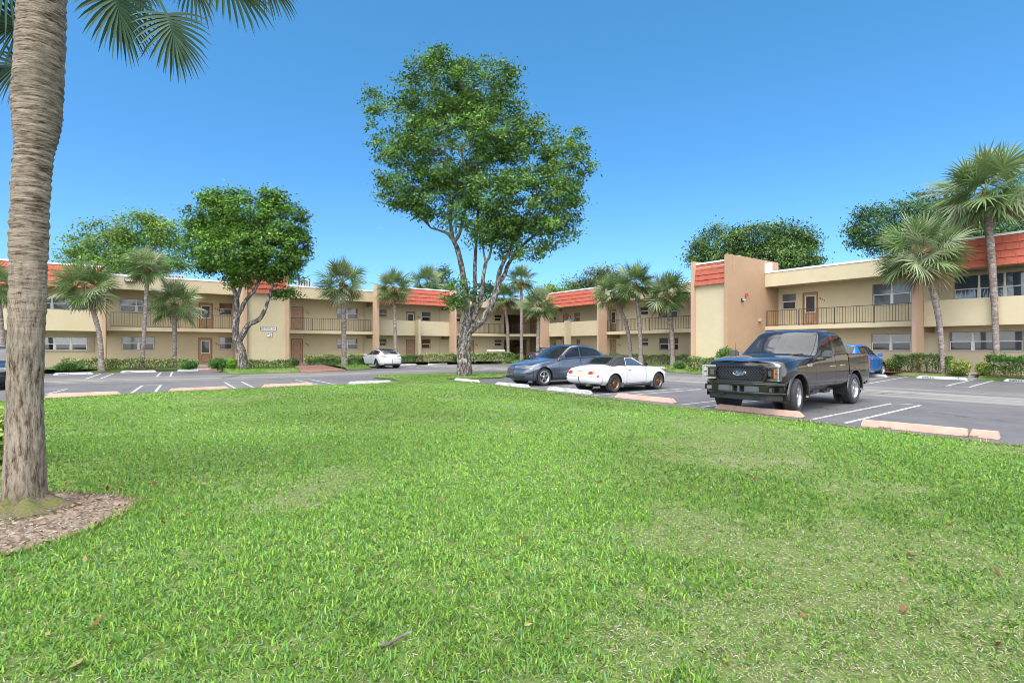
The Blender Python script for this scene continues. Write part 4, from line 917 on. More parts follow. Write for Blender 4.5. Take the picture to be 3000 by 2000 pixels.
# --- hedges and shrubs
VAR = [(0.083, 0.165, 0.038), (0.135, 0.225, 0.053), (0.068, 0.128, 0.03), (0.57, 0.54, 0.285), (0.45, 0.45, 0.18)]
GRN = [(0.053, 0.143, 0.03), (0.075, 0.188, 0.038), (0.045, 0.112, 0.03), (0.112, 0.225, 0.045)]
YEL = [(0.175, 0.25, 0.044), (0.275, 0.325, 0.062), (0.375, 0.413, 0.125), (0.112, 0.188, 0.037)]
CLP = [(0.112, 0.195, 0.045), (0.15, 0.247, 0.06), (0.083, 0.15, 0.042), (0.33, 0.375, 0.165)]
LIM = [(0.15, 0.315, 0.03), (0.195, 0.39, 0.045), (0.12, 0.255, 0.03)]
DRK = [(0.053, 0.105, 0.033), (0.09, 0.165, 0.045), (0.045, 0.083, 0.03), (0.42, 0.39, 0.195), (0.15, 0.195, 0.06)]
m_['twig'] = MAT('shrub_twigs', (.10,.075,.05), .9, var=.4, scale=20)
def hedge(label, p0, p1, top, depth, pal, seed, name='hedge', group=None, ls=.085, dens=900, loose=.06, boxy=True, z=.1, strap=False, cat='hedge'):
    z = .2 if z == .1 else z
    a, b = Vector(G(p0[0], p0[1], z)), Vector(G(p1[0], p1[1], z)); H = EYE+(HOR-top)/FL*(a.y+b.y)/2-z
    L = (b-a).length; d = (b-a)/L; n = Vector((-d.y, d.x, 0)); n = n if n.y > 0 else -n
    rng = np.random.default_rng(seed); root = thing(name, label, cat, a, math.atan2(d.y, d.x), group); sg = 1 if Vector((-d.y, d.x, 0)).y > 0 else -1
    m = int(dens*(L*H+L*depth+depth*H*2))
    if boxy:
        w = np.array([L*H, L*depth, depth*H, depth*H, L*H*.3]); f = rng.choice(5, m, p=w/w.sum())
        x, y, zz = rng.random(m)*L, rng.random(m)*depth, rng.random(m)**.8*H
        inn = np.abs(rng.normal(size=m))*.09
        y = np.where(f == 0, inn, y); zz = np.where(f == 1, H-inn, zz); x = np.where(f == 2, inn, x); x = np.where(f == 3, L-inn, x); y = np.where(f == 4, depth-inn, y)
        und = .05*np.sin(x*3+seed)+.04*np.sin(x*7.3+1); zz = np.where(zz > H*.6, zz+und, zz); y = y+und*.6
        thin = rng.random(m) < np.clip(zz/(H*.45), .35, 1)
    else:
        k = max(1, int(L/(H*.9))); cx = (rng.integers(0, k, m)+.5)*L/k+rng.normal(size=m)*.02
        dv = rng.normal(size=(m, 3)); dv /= np.linalg.norm(dv, axis=1, keepdims=True); rr = rng.uniform(.6, 1.06, m)
        x = cx+dv[:, 0]*rr*L/k*.56; y = depth/2+dv[:, 1]*rr*depth*.5; zz = H*.52+dv[:, 2]*rr*H*.48; thin = zz > 0
    x += rng.normal(size=m)*loose; zz += rng.normal(size=m)*loose*.6
    P = np.stack([x, sg*y, np.maximum(zz, .03)], 1)[thin]; m = len(P)
    Nn = rng.normal(size=(m, 3)); Nn[:, 2] = np.abs(Nn[:, 2])+.35; Nn[:, 1] -= sg*.5
    U = rng.normal(size=(m, 3)); U[:, 2] += .4
    lsz = ls*rng.uniform(.7, 1.35, m); asp = rng.uniform(.45, .65, m)
    if strap: U = rng.normal(size=(m, 3))*.6; U[:, 2] += rng.uniform(-.5, 1.0, m); lsz *= 2.6; asp *= .22
    V, F = quads(P, Nn, U, lsz, lsz*asp)
    pal = np.array(pal); cell = (np.floor(P[:, 0]/.23)*7+np.floor(P[:, 2]/.2)*3+np.floor(P[:, 1]/.2)).astype(int) % 997
    kb = rng.uniform(.75, 1.3, 997)
    col = pal[rng.integers(0, len(pal), m)]*kb[cell][:, None]*rng.uniform(.75, 1.3, (m, 1))
    npmesh('foliage', V, F, m_['leaf'], root, col)
    mb = MB(); rr = random.Random(seed)
    if strap: return root
    for i in range(int(L*9)+3):
        x0, y0 = rr.uniform(.05, L-.05), sg*rr.uniform(.15, .85)*depth
        mb.tube([(x0, y0, 0), (x0+rr.uniform(-.1, .1), y0, H*.5), (x0+rr.uniform(-.25, .25), y0+rr.uniform(-.1, .1), H*.9)], [.014, .011, .005], 4, cap=False)
    mb.build('stems', m_['twig'], root)
HG = 'hedges and shrubs along the walls'
HEDGES = [('dark strappy clump at the near end of the hedge by the leaning palm',(168,1086),(246,1084),1064,.6,GRN,1,dict(strap=True,boxy=False,name='lily_clump',cat='shrub')),
 ('cream-variegated low hedge behind the leaning palm foot',(178,1082),(312,1081),1052,.7,VAR,2,{}),
 ('long cream and dark hedge under the first balcony',(318,1080),(573,1077.5),1052,.8,DRK+VAR,3,{}),
 ('strappy green clump beside the step of door 104',(549,1083),(584,1081.5),1059,.7,GRN,4,dict(strap=True,boxy=False,name='lily_clump',cat='shrub')),
 ('dark strappy shrub between door 104 and the short fig',(618,1082),(664,1081),1050,.9,GRN,5,dict(strap=True,boxy=False,name='shrub',cat='shrub')),
 ('bright lime green rounded shrub against the short fig trunk',(661,1081),(702,1080),1051,.9,LIM,6,dict(boxy=False,name='shrub',cat='shrub')),
 ('clipped variegated hedge under the address sign',(722,1078.5),(851,1077),1056,.8,VAR,7,{}),
 ('small strappy clump at the foot of the sign tower beside door 103',(851,1073),(880,1072),1052,.6,GRN,8,dict(strap=True,boxy=False,name='lily_clump',cat='shrub')),
 ('pale variegated hedge behind the palm by the brick path',(899,1069),(1066,1066),1041,.8,VAR+YEL[:2],9,{}),
 ('low strappy border in front of the pale hedge by the brick path',(905,1071),(1058,1068),1052,.4,GRN,10,dict(strap=True,dens=700,cat='shrub',name='lily_border')),
 ('green hedge behind the rear bumper of the white sedan',(1177,1063.5),(1219,1062.5),1042,.6,GRN,11,{}),
 ('dark variegated hedge by the slim palm foot',(1219,1062.5),(1243,1062),1041,.6,DRK,12,{}),
 ('pale flowering-looking hedge below the mansard parapet',(1256,1062.5),(1331,1061),1037,.8,VAR+YEL[:2],13,{}),
 ('small green shrub just left of the tall fig trunk',(1333,1061),(1350,1060.5),1039,.6,GRN,14,dict(boxy=False,name='shrub',cat='shrub')),
 ('mixed shrubs between the tall fig trunk and the utility cabinet',(1385,1060.5),(1432,1060),1035,.9,GRN+VAR[3:],15,dict(name='shrub',cat='shrub')),
 ('square clipped hedge in front of the utility cabinet',(1446,1060),(1508,1059),1033,1.3,CLP,16,dict(loose=.02,dens=1100)),
 ('dark fern clump in front of the corner passage',(1509,1055),(1535,1055),1038,.8,GRN,17,dict(boxy=False,strap=True,name='fern',cat='shrub')),
 ('long clipped yellow-green hedge behind the roadster',(1770,1063),(2010,1068),1040,.8,CLP+YEL[:1],18,dict(loose=.03)),
 ('dark low bush in front of the hedge by the tall tan wall',(1983,1081),(2009,1081),1060,.7,GRN,19,dict(boxy=False,strap=True,name='shrub',cat='shrub')),
 ('clipped dense hedge at the tan tower foot',(2011,1083.5),(2120,1089),1049,.9,CLP,20,dict(loose=.03)),
 ('taller rounded shrub above the hood of the pickup truck',(2090,1086),(2138,1088),1018,.9,GRN+CLP[:2],21,dict(boxy=False,name='shrub',cat='shrub')),
 ('loose variegated shrub beside the blue car front wheel',(2586,1086.5),(2621,1088),1051,.8,YEL+GRN[:2],22,dict(boxy=False,name='shrub',cat='shrub')),
 ('long boxy dark hedge between the blue car and the leaning palm',(2616,1089),(2773,1094.5),1040,.9,DRK[:3]+CLP[:3]+[(.12,.17,.04)],23,dict(dens=800,loose=.05)),
 ('rounded yellow-green croton right of the leaning palm',(2772,1096),(2826,1098),1057,.9,YEL,24,dict(boxy=False,name='shrub',cat='shrub')),
 ('small yellow-green croton left of the tallest palm trunk',(2866,1099),(2912,1100),1061,.8,YEL,25,dict(boxy=False,name='shrub',cat='shrub')),
 ('thin yellow-green croton right of the tallest palm trunk',(2926,1100),(2945,1101),1068,.6,YEL,26,dict(boxy=False,name='shrub',cat='shrub',dens=350)),
 ('square dark hedge cut by the right picture edge',(2943,1101),(3080,1109),1046,.9,GRN+CLP[:2],27,{})]
HEDGES.append(('bright yellow-green leafy shrub at the picture edge behind the big near trunk',(-150,1395),(-12,1390),1215,.6,YEL+LIM[:1],28,dict(boxy=False,name='shrub',cat='shrub',z=LZ,dens=1500,ls=.07)))
for lb, p0, p1, tp, dp, pal, sd, kw in HEDGES: hedge(lb, p0, p1, tp, dp, pal, sd, group=HG, **kw)

# --- grass blades
def vnoise(x, y, scale, seed):
    "bilinear value noise 0..1"
    g = np.random.default_rng(seed).random((256, 256)); X, Y = x/scale+1000, y/scale+1000; i, j = np.floor(X).astype(int), np.floor(Y).astype(int); f, h = X-i, Y-j
    f = f*f*(3-2*f); h = h*h*(3-2*h); w = lambda a, b: g[a % 256, b % 256]
    return (w(i, j)*(1-f)+w(i+1, j)*f)*(1-h)+(w(i, j+1)*(1-f)+w(i+1, j+1)*f)*h
def dryness(x, y):
    "0 lush .. 1 dead: broad worn patches, more of them towards the right"
    v = .55*vnoise(x, y, 1.9, 3)+.28*vnoise(x, y, .7, 4)+.17*vnoise(x, y, .28, 5)
    return np.clip((v-.585+np.clip((x-.3)*.035, -.05, .085)+np.where((y > 6) & (y < 9) & (x < 0), .03, 0))/.17, 0, 1)
def grass(name, polys, excl, zones, z, seed, patchy=True):
    rng = np.random.default_rng(seed); AV = []; AC = []
    for (x0, x1, y0, y1, dens, ln, wd) in zones:
        m = int((x1-x0)*(y1-y0)*dens); x = rng.uniform(x0, x1, m); y = rng.uniform(y0, y1, m)
        k = np.zeros(m, bool)
        for p in polys: k |= inside(p, x, y)
        for p in excl: k &= ~inside(p, x, y)
        k &= (np.abs(x) < y*1.08+1.2); x, y = x[k], y[k]; m = len(x)
        dry = dryness(x, y) if patchy else np.zeros(m)
        tuft = .6*vnoise(x, y, .11, 7)+.4*vnoise(x, y, .05, 8) if y0 < 9 else .6*vnoise(x, y, .35, 7)+.4*vnoise(x, y, .15, 8)
        straw = rng.random(m) < .20+.34*dry
        keep = np.where(straw, rng.random(m) < .55+.45*dry, rng.random(m) < np.clip((tuft-.18-.20*dry)/.22, .28, 1))
        x, y, dry, straw, tuft = x[keep], y[keep], dry[keep], straw[keep], tuft[keep]; m = len(x)
        az = rng.uniform(0, 2*PI, m); lean = np.where(straw, rng.uniform(1.1, 1.5, m), rng.uniform(.3, 1.35, m)); L = ln*rng.uniform(.5, 1.3, m)*(1-.3*dry)*np.where(straw, .62, .8+.5*tuft)
        d = np.stack([np.cos(az)*np.sin(lean), np.sin(az)*np.sin(lean), np.cos(lean)], 1)
        s = np.stack([-np.sin(az), np.cos(az), np.zeros(m)], 1)+rng.normal(size=(m, 3))*.35; s /= np.linalg.norm(s, axis=1, keepdims=True); w = (wd*rng.uniform(.6, 1.25, m)*np.where(straw, .55, 1))[:, None]
        b = np.stack([x, y, np.where(straw, z+.012*rng.random(m), z-.004)], 1); mid = b+d*L[:, None]*.55; tip = b+d*L[:, None]; tip[:, 2] -= L*np.where(straw, .04, .2)*np.sin(lean)
        AV.append(np.stack([b-s*w*.4, b+s*w*.4, mid+s*w*.5, tip, mid-s*w*.5], 1).reshape(-1, 3))
        g = np.array([[.15,.30,.045],[.19,.345,.05],[.11,.235,.045],[.245,.375,.07],[.14,.285,.105]])[rng.integers(0, 5, m)]
        big = .7+.6*vnoise(x, y, 2.3, 11); g = g*rng.uniform(.7, 1.25, (m, 1))*np.clip(big, .82, 1.2)[:, None]
        st_ = np.array([[.38,.345,.235],[.32,.275,.175],[.24,.19,.12],[.44,.415,.33]])[rng.integers(0, 4, m)]*rng.uniform(.7, 1.2, (m, 1))
        AC.append(np.where(straw[:, None], st_, g))
    V = np.concatenate(AV); F = np.arange(len(V)).reshape(-1, 5)
    return tag(npmesh(name, V, F, m_['blade'], None, np.concatenate(AC)), kind='stuff')
grass('lawn_grass', [LAWN], [BED], [(-7, 7, 1.2, 3.2, 10500, .05, .0070), (-9, 9, 3.2, 5.5, 6200, .05, .0085), (-13, 14, 5.5, 9, 3000, .05, .0115), (-18, 16, 9, 15, 1150, .05, .016), (-22, 10, 15, 30, 560, .05, .026)], LZ, 1)
SP = []
for w, pxs, xa, xb in STRIPS:
    a = L2W(w, xb, -.4); c_ = L2W(w, xa, -.4); SP.append([G(x, y, 0)[:2] for x, y in pxs]+[(a.x, a.y), (c_.x, c_.y)])
MX = [[L2W(w, x, y)[:2] for x, y in ((xa, ya), (xb, ya), (xb, yb), (xa, yb))] for w, xa, xb, ya, yb in (('R', 29.6, 38.2, -2.6, -.3), ('R', 38.9, 47, -2.3, -.3), ('L', -38, -33, -1.2, -.3), ('L', -31, -30.3, -2.6, -.3))]
grass('strip_grass', SP, MX, [(-45, 45, 20, 60, 170, .08, .04)], .19, 2, False)
# --- bark chips in the palm bed, ragged turf edge along the asphalt
rng = np.random.default_rng(18); A = np.array(BED); m = 9000
x = rng.uniform(A[:, 0].min(), A[:, 0].max(), m); y = rng.uniform(A[:, 1].min(), A[:, 1].max(), m); k = inside(BED, x, y); x, y = x[k], y[k]; m = len(x)
P = np.stack([x, y, LZ+.012+rng.random(m)*.018], 1); Nn = rng.normal(size=(m, 3))*.4; Nn[:, 2] += 1; L = rng.uniform(.012, .05, m)
V, F = quads(P, Nn, rng.normal(size=(m, 3))+np.array([1.2, .4, 0]), L, L*rng.uniform(.2, .5, m))
col = np.array([[.25,.20,.15],[.35,.30,.24],[.15,.115,.085],[.44,.39,.32],[.23,.165,.115]])[rng.integers(0, 5, m)]*rng.uniform(.7, 1.2, (m, 1))
tag(npmesh('bark_mulch', V, F, m_['leaf'], None, col), kind='stuff')
def edge_grass(name, line, z, dens, ln, wd, seed, sd=.05):
    rng = np.random.default_rng(seed); q = np.array(line); d = np.diff(q, axis=0); L = np.hypot(d[:, 0], d[:, 1]); n = rng.poisson(dens*L); ii = np.repeat(np.arange(len(L)), n); t = rng.random(len(ii))[:, None]
    p = q[ii]+d[ii]*t; w = np.sin(p[:, :1]*3.1+p[:, 1:]*2.3)*.5+np.sin(p[:, :1]*9.7-p[:, 1:]*7)*.5; nn = np.stack([-d[ii, 1], d[ii, 0]], 1)/L[ii][:, None]; p = p+nn*(w*sd+rng.normal(size=(len(p), 1))*sd*.6); m = len(p)
    az = rng.uniform(0, 2*PI, m); le = rng.uniform(.5, 1.35, m); dd = np.stack([np.cos(az)*np.sin(le), np.sin(az)*np.sin(le), np.cos(le)], 1); s = np.stack([-np.sin(az), np.cos(az), np.zeros(m)], 1); Ln = ln*rng.uniform(.5, 1.3, m)[:, None]; ww = wd*rng.uniform(.6, 1.2, m)[:, None]
    b = np.concatenate([p, np.full((m, 1), z-.02)], 1); V = np.stack([b-s*ww*.5, b+s*ww*.5, b+dd*Ln*.6+s*ww*.5, b+dd*Ln, b+dd*Ln*.6-s*ww*.5], 1).reshape(-1, 3)
    g = np.array([[.13,.24,.03],[.17,.27,.05],[.36,.31,.18],[.28,.25,.11]])[rng.integers(0, 4, m)]*rng.uniform(.7, 1.2, (m, 1))
    tag(npmesh(name, V, np.arange(len(V)).reshape(-1, 5), m_['blade'], None, g), kind='stuff')
edge_grass('edge_grass', [p for p in LAWN[:35]], LZ, 420, .085, .014, 3)
edge_grass('bed_edge_grass', BED[:-1], LZ, 700, .08, .009, 4, .035)
# --- fallen leaves and a stick on the lawn
rng = np.random.default_rng(8); m = 120
y = 1.9+rng.random(m)**1.6*14; x = rng.uniform(-1, 1, m)*(y*1.0); k = inside(LAWN, x, y); x, y = x[k], y[k]
bx, by = np.array(BED).mean(0); x = np.concatenate([x, bx+rng.normal(size=90)*.55+.3]); y = np.concatenate([y, by+rng.normal(size=90)*.35+.15]); m = len(x)
P = np.stack([x, y, np.full(m, LZ+.03)], 1); Nn = rng.normal(size=(m, 3))*.5; Nn[:, 2] += 1; U = rng.normal(size=(m, 3)); L = rng.uniform(.03, .085, m)
V, F = quads(P, Nn, U, L, L*rng.uniform(.3, .55, m)); col = np.array([[.22,.09,.04],[.30,.15,.07],[.15,.06,.03],[.38,.27,.14]])[rng.integers(0, 4, m)]*rng.uniform(.7, 1.2, (m, 1))
tag(npmesh('leaf_litter', V, F, m_['leaf'], None, col), kind='stuff')
mb = MB(); p = [G(1114, 1888, LZ+.02), G(1140, 1884, LZ+.03), G(1165, 1868, LZ+.035), G(1190, 1853, LZ+.03)]
limb(mb, p, .011, .006, 0, 7); mb.tube([p[2], (p[3][0]+.03, p[3][1]-.02, LZ+.05)], [.006, .003], 5)
tag(mb.build('stick', m_['limb'], None, 60), 'pale grey bent stick lying on the close grass', 'stick')
# ================= vehicles
def PAINT(name, col, metal=.35, rough=.28, var=.03):
    m = MAT(name, col, rough, metal, var=var, scale=2, coat=1.0, spec=.5); return m
m_['carglass'] = GLASS('car_window_glass', (.018, .022, .026), .02, .9)
def SEETHRU(name, tint, fac):
    "tinted car window: part clear, part mirror-like"
    m, nt, b, out = base_mat(name); b.inputs['Base Color'].default_value = (.02, .024, .028, 1); b.inputs['Roughness'].default_value = .01; b.inputs['Specular IOR Level'].default_value = 1.0; b.inputs['Coat Weight'].default_value = .4
    t = nt.nodes.new('ShaderNodeBsdfTransparent'); t.inputs[0].default_value = rgba(tint); x = nt.nodes.new('ShaderNodeMixShader'); x.inputs[0].default_value = fac
    nt.links.new(b.outputs[0], x.inputs[1]); nt.links.new(t.outputs[0], x.inputs[2]); nt.links.new(x.outputs[0], out.inputs[0]); return m
m_['carglass'] = SEETHRU('car_window_glass', (.55, .6, .62), .45)
m_['screen'] = SEETHRU('windscreen_glass', (.75, .85, .82), .36)
m_['tyre'] = MAT('tyre_rubber', (.03, .03, .033), .85, var=.3, scale=12, bmp=.3, bscale=60)
m_['trim'] = MAT('black_plastic_trim', (.018, .018, .02), .55, var=.1)
m_['greyplastic'] = MAT('charcoal_plastic', (.075, .08, .09), .6, var=.1)
m_['chrome'] = MAT('chrome', (.75, .76, .78), .12, 1.0, var=.02)
m_['alloy'] = MAT('silver_alloy', (.55, .56, .58), .3, .9, var=.05)
m_['bronze'] = MAT('bronze_alloy', (.20, .13, .09), .4, .8, var=.08)
m_['darkalloy'] = MAT('dark_alloy', (.14, .14, .15), .4, .8, var=.05)
m_['lamp'] = GLASS('clear_lamp_lens', (.16, .165, .18), .05, .9)
m_['lampdark'] = GLASS('dark_lamp_lens', (.06, .07, .08), .05, .8)
m_['redlamp'] = GLASS('red_lamp_lens', (.35, .012, .012), .12, .6)
m_['amber'] = GLASS('amber_lamp_lens', (.65, .18, .02), .2, .5)
m_['seam'] = MAT('panel_gap', (.006, .006, .007), .9, var=0)
m_['canvas'] = MAT('black_canvas_top', (.022, .023, .028), .8, var=.15, scale=6, bmp=.25, bscale=90)
m_['plate'] = MAT('licence_plate', (.62, .58, .40), .5, var=.3, scale=25)

class Surf:
    "smooth half body from control stations (u along the car, v from sill to centre line)"
    def __init__(s, P, sharp_u=(), sharp_v=()):
        s.P = np.array(P, float); s.nu, s.nv = s.P.shape[:2]
        du = np.linalg.norm(np.diff(s.P, axis=0), axis=2).mean(1); dv = np.linalg.norm(np.diff(s.P, axis=1), axis=2).mean(0)
        s.ku = np.concatenate([[0], np.cumsum(du)]); s.kv = np.concatenate([[0], np.cumsum(dv)])
        s.su, s.sv = set(sharp_u), set(sharp_v)
    @staticmethod
    def weights(k, sharp, t):
        n = len(k); A = np.zeros((len(t), n))
        def tan(i, side):
            w = np.zeros(n)
            if i == 0: w[1] += 1/(k[1]-k[0]); w[0] -= 1/(k[1]-k[0]); return w
            if i == n-1: w[-1] += 1/(k[-1]-k[-2]); w[-2] -= 1/(k[-1]-k[-2]); return w
            a, b = k[i]-k[i-1], k[i+1]-k[i]; L = np.zeros(n); Rr = np.zeros(n)
            L[i] += 1/a; L[i-1] -= 1/a; Rr[i+1] += 1/b; Rr[i] -= 1/b
            if i in sharp: return L if side < 0 else Rr
            return (L*b+Rr*a)/(a+b)
        for r, x in enumerate(t):
            i = min(int(x), n-2); f = x-i; h = k[i+1]-k[i]
            A[r, i] += 2*f**3-3*f*f+1; A[r, i+1] += -2*f**3+3*f*f
            A[r] += h*(f**3-2*f*f+f)*tan(i, 1)+h*(f**3-f*f)*tan(i+1, -1)
        return A
    def ev(s, us, vs):
        A = s.weights(s.ku, s.su, us); B = s.weights(s.kv, s.sv, vs)
        return np.einsum('ui,ijk,vj->uvk', A, s.P, B)
    def at(s, u, v): return s.ev([u], [v])[0, 0]
    def nrm(s, u, v):
        e = .02; a = s.at(min(u+e, s.nu-1.001), v)-s.at(max(u-e, 0), v); b = s.at(u, min(v+e, s.nv-1.001))-s.at(u, max(v-e, 0))
        n = np.cross(a, b); n /= np.linalg.norm(n)+1e-9
        return n
def car_body(root, S, mats, regions, wheels, arch_r, du=7, dv=5, flip=1, body_name='body', eps=.014, open_v=2, cabin=(4.0, 8.0), seats=((.0, .38), (.0, -.38), (-.95, .38), (-.95, -.38))):
    """regions: (name, u0, u1, v0, v1, material, sides) sides 2 = a left and a right object, 1 = one object across the centre.
    Gaps between panels become dark seam faces of the body. Wheel openings are cut round the axles."""
    us = set(np.round(np.linspace(0, S.nu-1, (S.nu-1)*du+1), 5)); vs = set(np.round(np.linspace(0, S.nv-1, (S.nv-1)*dv+1), 5))
    eu = lambda u: eps/max(.05, S.ku[min(int(u)+1, S.nu-1)]-S.ku[min(int(u), S.nu-2)]); ev_ = lambda v: eps/max(.05, S.kv[min(int(v)+1, S.nv-1)]-S.kv[min(int(v), S.nv-2)])
    RG = []
    for (nm, u0, u1, v0, v1, mt, sd) in regions:
        a, b = eu(u0), ev_(v0); a1, b1 = eu(max(u1-1e-4, 0)), ev_(max(v1-1e-4, 0)); q = [u0+a, u1-a1, v0+b, v1-b1 if v1 < S.nv-1-1e-6 else v1]
        for x in (u0, u1, q[0], q[1]): us.add(round(float(x), 5))
        for x in (v0, v1, q[2], q[3]): vs.add(round(float(x), 5))
        RG.append((nm, u0, u1, v0, v1, q, mt, sd))
    us = np.array(sorted(us)); vs = np.array(sorted(vs))
    us = us[np.concatenate([[True], np.diff(us) > 1e-4])]; vs = vs[np.concatenate([[True], np.diff(vs) > 1e-4])]
    P = S.ev(us, vs); U, V = len(us), len(vs)
    cut = np.zeros((U-1, V-1), bool); ins = np.zeros((U, V), bool)
    for (wx, wz) in wheels:
        d = np.hypot(P[:, :, 0]-wx, P[:, :, 2]-wz); side = P[:, :, 1] > .42
        i_ = (d < arch_r) & side; ins |= i_
        c4 = i_[:-1, :-1] & i_[1:, :-1] & i_[:-1, 1:] & i_[1:, 1:]; cut |= c4
        for i, j in zip(*np.where(i_)):
            dx, dz = P[i, j, 0]-wx, P[i, j, 2]-wz; q = max(d[i, j], 1e-6)
            P[i, j, 0] = wx+dx/q*arch_r; P[i, j, 2] = wz+dz/q*arch_r
    buckets = {}
    for i in range(U-1):
        uc = (us[i]+us[i+1])/2
        for j in range(V-1):
            if cut[i, j]: continue
            vc = (vs[j]+vs[j+1])/2; key = ('body', 0)
            for r, (nm, u0, u1, v0, v1, q, mt, sd) in enumerate(RG):
                if u0 < uc < u1 and v0 < vc < v1:
                    key = (r, 0) if (q[0] < uc < q[1] and q[2] < vc < q[3]) else ('body', 1); break
            buckets.setdefault(key[0], []).append((i, j, key[1]))
    def mk(name, cells, sgns, mlist):
        mb = MB(); 
        for sg in sgns:
            ids = {}; vsx = []; fs = []; ms = []
            for i, j, mi in cells:
                f = []
                for (a, b) in ((i, j), (i+1, j), (i+1, j+1), (i, j+1)):
                    if (a, b) not in ids:
                        ids[(a, b)] = len(vsx); p = P[a, b]; vsx.append((p[0], p[1]*sg, p[2]))
                    f.append(ids[(a, b)])
                f = f if sg*flip > 0 else f[::-1]
                pts = [vsx[k] for k in f]; uniq = []
                for k in f:
                    if not any(sum((vsx[k][t]-vsx[z][t])**2 for t in range(3)) < 1e-10 for z in uniq): uniq.append(k)
                if len(uniq) >= 3: fs.append(tuple(uniq)); ms.append(mi)
            b0 = len(mb.v); mb.v += vsx; mb.f += [tuple(b0+k for k in f) for f in fs]; mb.m += ms
        o = mb.build(name, mlist, root, 50)
        if len(sgns) == 2:
            bm = bmesh.new(); bm.from_mesh(o.data); bmesh.ops.remove_doubles(bm, verts=[v for v in bm.verts if abs(v.co.y) < 1e-4], dist=1e-4); bm.to_mesh(o.data); bm.free(); o.data.set_sharp_from_angle(angle=R(50))
        return o
    objs = {}
    mk(body_name, buckets.get('body', []), (1, -1), [mats['paint'], m_['seam']])
    for r, (nm, u0, u1, v0, v1, q, mt, sd) in enumerate(RG):
        if r not in buckets: continue
        if sd == 1: objs[(nm, 0)] = mk(nm, buckets[r], (1, -1), [mats.get(mt) or m_[mt]])
        else:
            for sg in (1, -1): objs.setdefault((nm, sg), mk(nm, buckets[r], (sg,), [mats.get(mt) or m_[mt]]))
    if cabin:
        ua, ub = cabin; lin = MB()
        for sg in (1, -1):
            for i in range(U-1):
                if not ua < us[i] < ub: continue
                for j in range(V-1):
                    vc = (vs[j]+vs[j+1])/2; uc = (us[i]+us[i+1])/2
                    if vc < .6 or cut[i, j] or any(q[0] < uc < q[1] and q[2] < vc < q[3] and mt in ('carglass', 'screen', 'pane_sky') for (_, a0, a1, b0, b1, q, mt, sd) in RG): continue
                    pp = [P[i, j], P[i+1, j], P[i+1, j+1], P[i, j+1]]; lin.add([(p[0]*.985+.0, p[1]*sg*.95, .3+(p[2]-.3)*.965) for p in pp], [(0, 1, 2, 3)])
        lin.box(S.at(ua+.2, 1)[0]-.25, S.at(ua+.2, 1)[0], -.66, .66, .4, float(S.at(ua, 4)[2])-.03)
        lin.build('cabin_lining', m_['trim'], root)
        for (sx_, sy_) in seats:
            se = MB(); sh = float(S.at(ua+1.5, 4)[2]); se.bbox(sx_-.25, sx_+.28, sy_-.25, sy_+.25, .35, .55, .06); se.bbox(sx_-.34, sx_-.18, sy_-.24, sy_+.24, .5, sh+.08, .06); se.bbox(sx_-.34, sx_-.22, sy_-.13, sy_+.13, sh+.10, sh+.30, .05); se.build('seat', m_['greyplastic'], root, 60)
        w0 = MB(); sx_, sy_ = seats[0]; sh = float(S.at(ua+1.5, 4)[2]); w0.tube([(sx_+.45+.04*math.sin(a_*PI/8), sy_+.18*math.cos(a_*PI/8), sh-.03+.17*math.sin(a_*PI/8)) for a_ in range(17)], .014, 6); w0.build('steering_wheel', m_['trim'], root)
    # dark wheel housings, underbody
    w = MB()
    for (wx, wz) in wheels:
        ymax = np.abs(S.at(S.nu/2, 2))[1]-.03
        for sg in (1, -1):
            n = 18; vv = []; ff = []
            for k in range(n+1):
                a = -.25+(PI+.5)*k/n
                for y in (ymax, ymax-.36): vv.append((wx+math.cos(a)*(arch_r+.012), sg*y, wz+math.sin(a)*(arch_r+.012)))
            for k in range(n): ff.append((2*k, 2*k+1, 2*k+3, 2*k+2))
            w.add(vv, ff); c = [(wx+math.cos(2*PI*k/n)*arch_r, sg*(ymax-.36), wz+math.sin(2*PI*k/n)*arch_r) for k in range(n)]; w.add(c, [tuple(range(n))])
    x0, x1 = S.P[:, 0, 0].min()+.15, S.P[:, 0, 0].max()-.15; zz = S.P[1:-1, 0, 2].mean(); yy = S.P[1:-1, 0, 1].mean()-.02
    w.box(x0, x1, -yy*.62, yy*.62, zz-.02, zz+.12); xa, xb = wheels[1][0]+arch_r+.01, wheels[0][0]-arch_r-.01; w.box(xa, xb, -yy, yy, zz-.015, zz+.06)
    w.build('underbody', m_['trim'], root)
    return objs
def oval(root, S, name, u, v, ru, rv, mat, off=.006, sg=1, parent=None, n=28, pw=2.0):
    "lens lying on the body: superellipse in (u,v)"
    mb = MB(); rings = 4; vv = []; ff = []
    for i in range(rings+1):
        t = i/rings
        for k in range(n):
            a = 2*PI*k/n; ca, sa = math.cos(a), math.sin(a); q = (abs(ca)**pw+abs(sa)**pw)**(-1/pw)
            uu, v2 = u+ru*t*q*ca, v+rv*t*q*sa
            p = S.at(min(max(uu, 0), S.nu-1.0001), min(max(v2, 0), S.nv-1.0001)); nn = S.nrm(min(max(uu, .03), S.nu-1.03), v2)
            if np.dot(nn, p-np.array([0, 0, .5])) < 0: nn = -nn
            p = p+nn*(off+.012*(1-t*t) if t < 1 else -.004); vv.append((p[0], p[1]*sg, p[2]))
    for i in range(rings):
        for k in range(n): ff.append((i*n+k, i*n+(k+1) % n, (i+1)*n+(k+1) % n, (i+1)*n+k))
    mb.add(vv, ff); o = mb.build(name, mat, parent or root, 180)
    bm = bmesh.new(); bm.from_mesh(o.data); bmesh.ops.remove_doubles(bm, verts=bm.verts, dist=1e-5); bmesh.ops.recalc_face_normals(bm, faces=bm.faces); bm.to_mesh(o.data); bm.free()
    return o
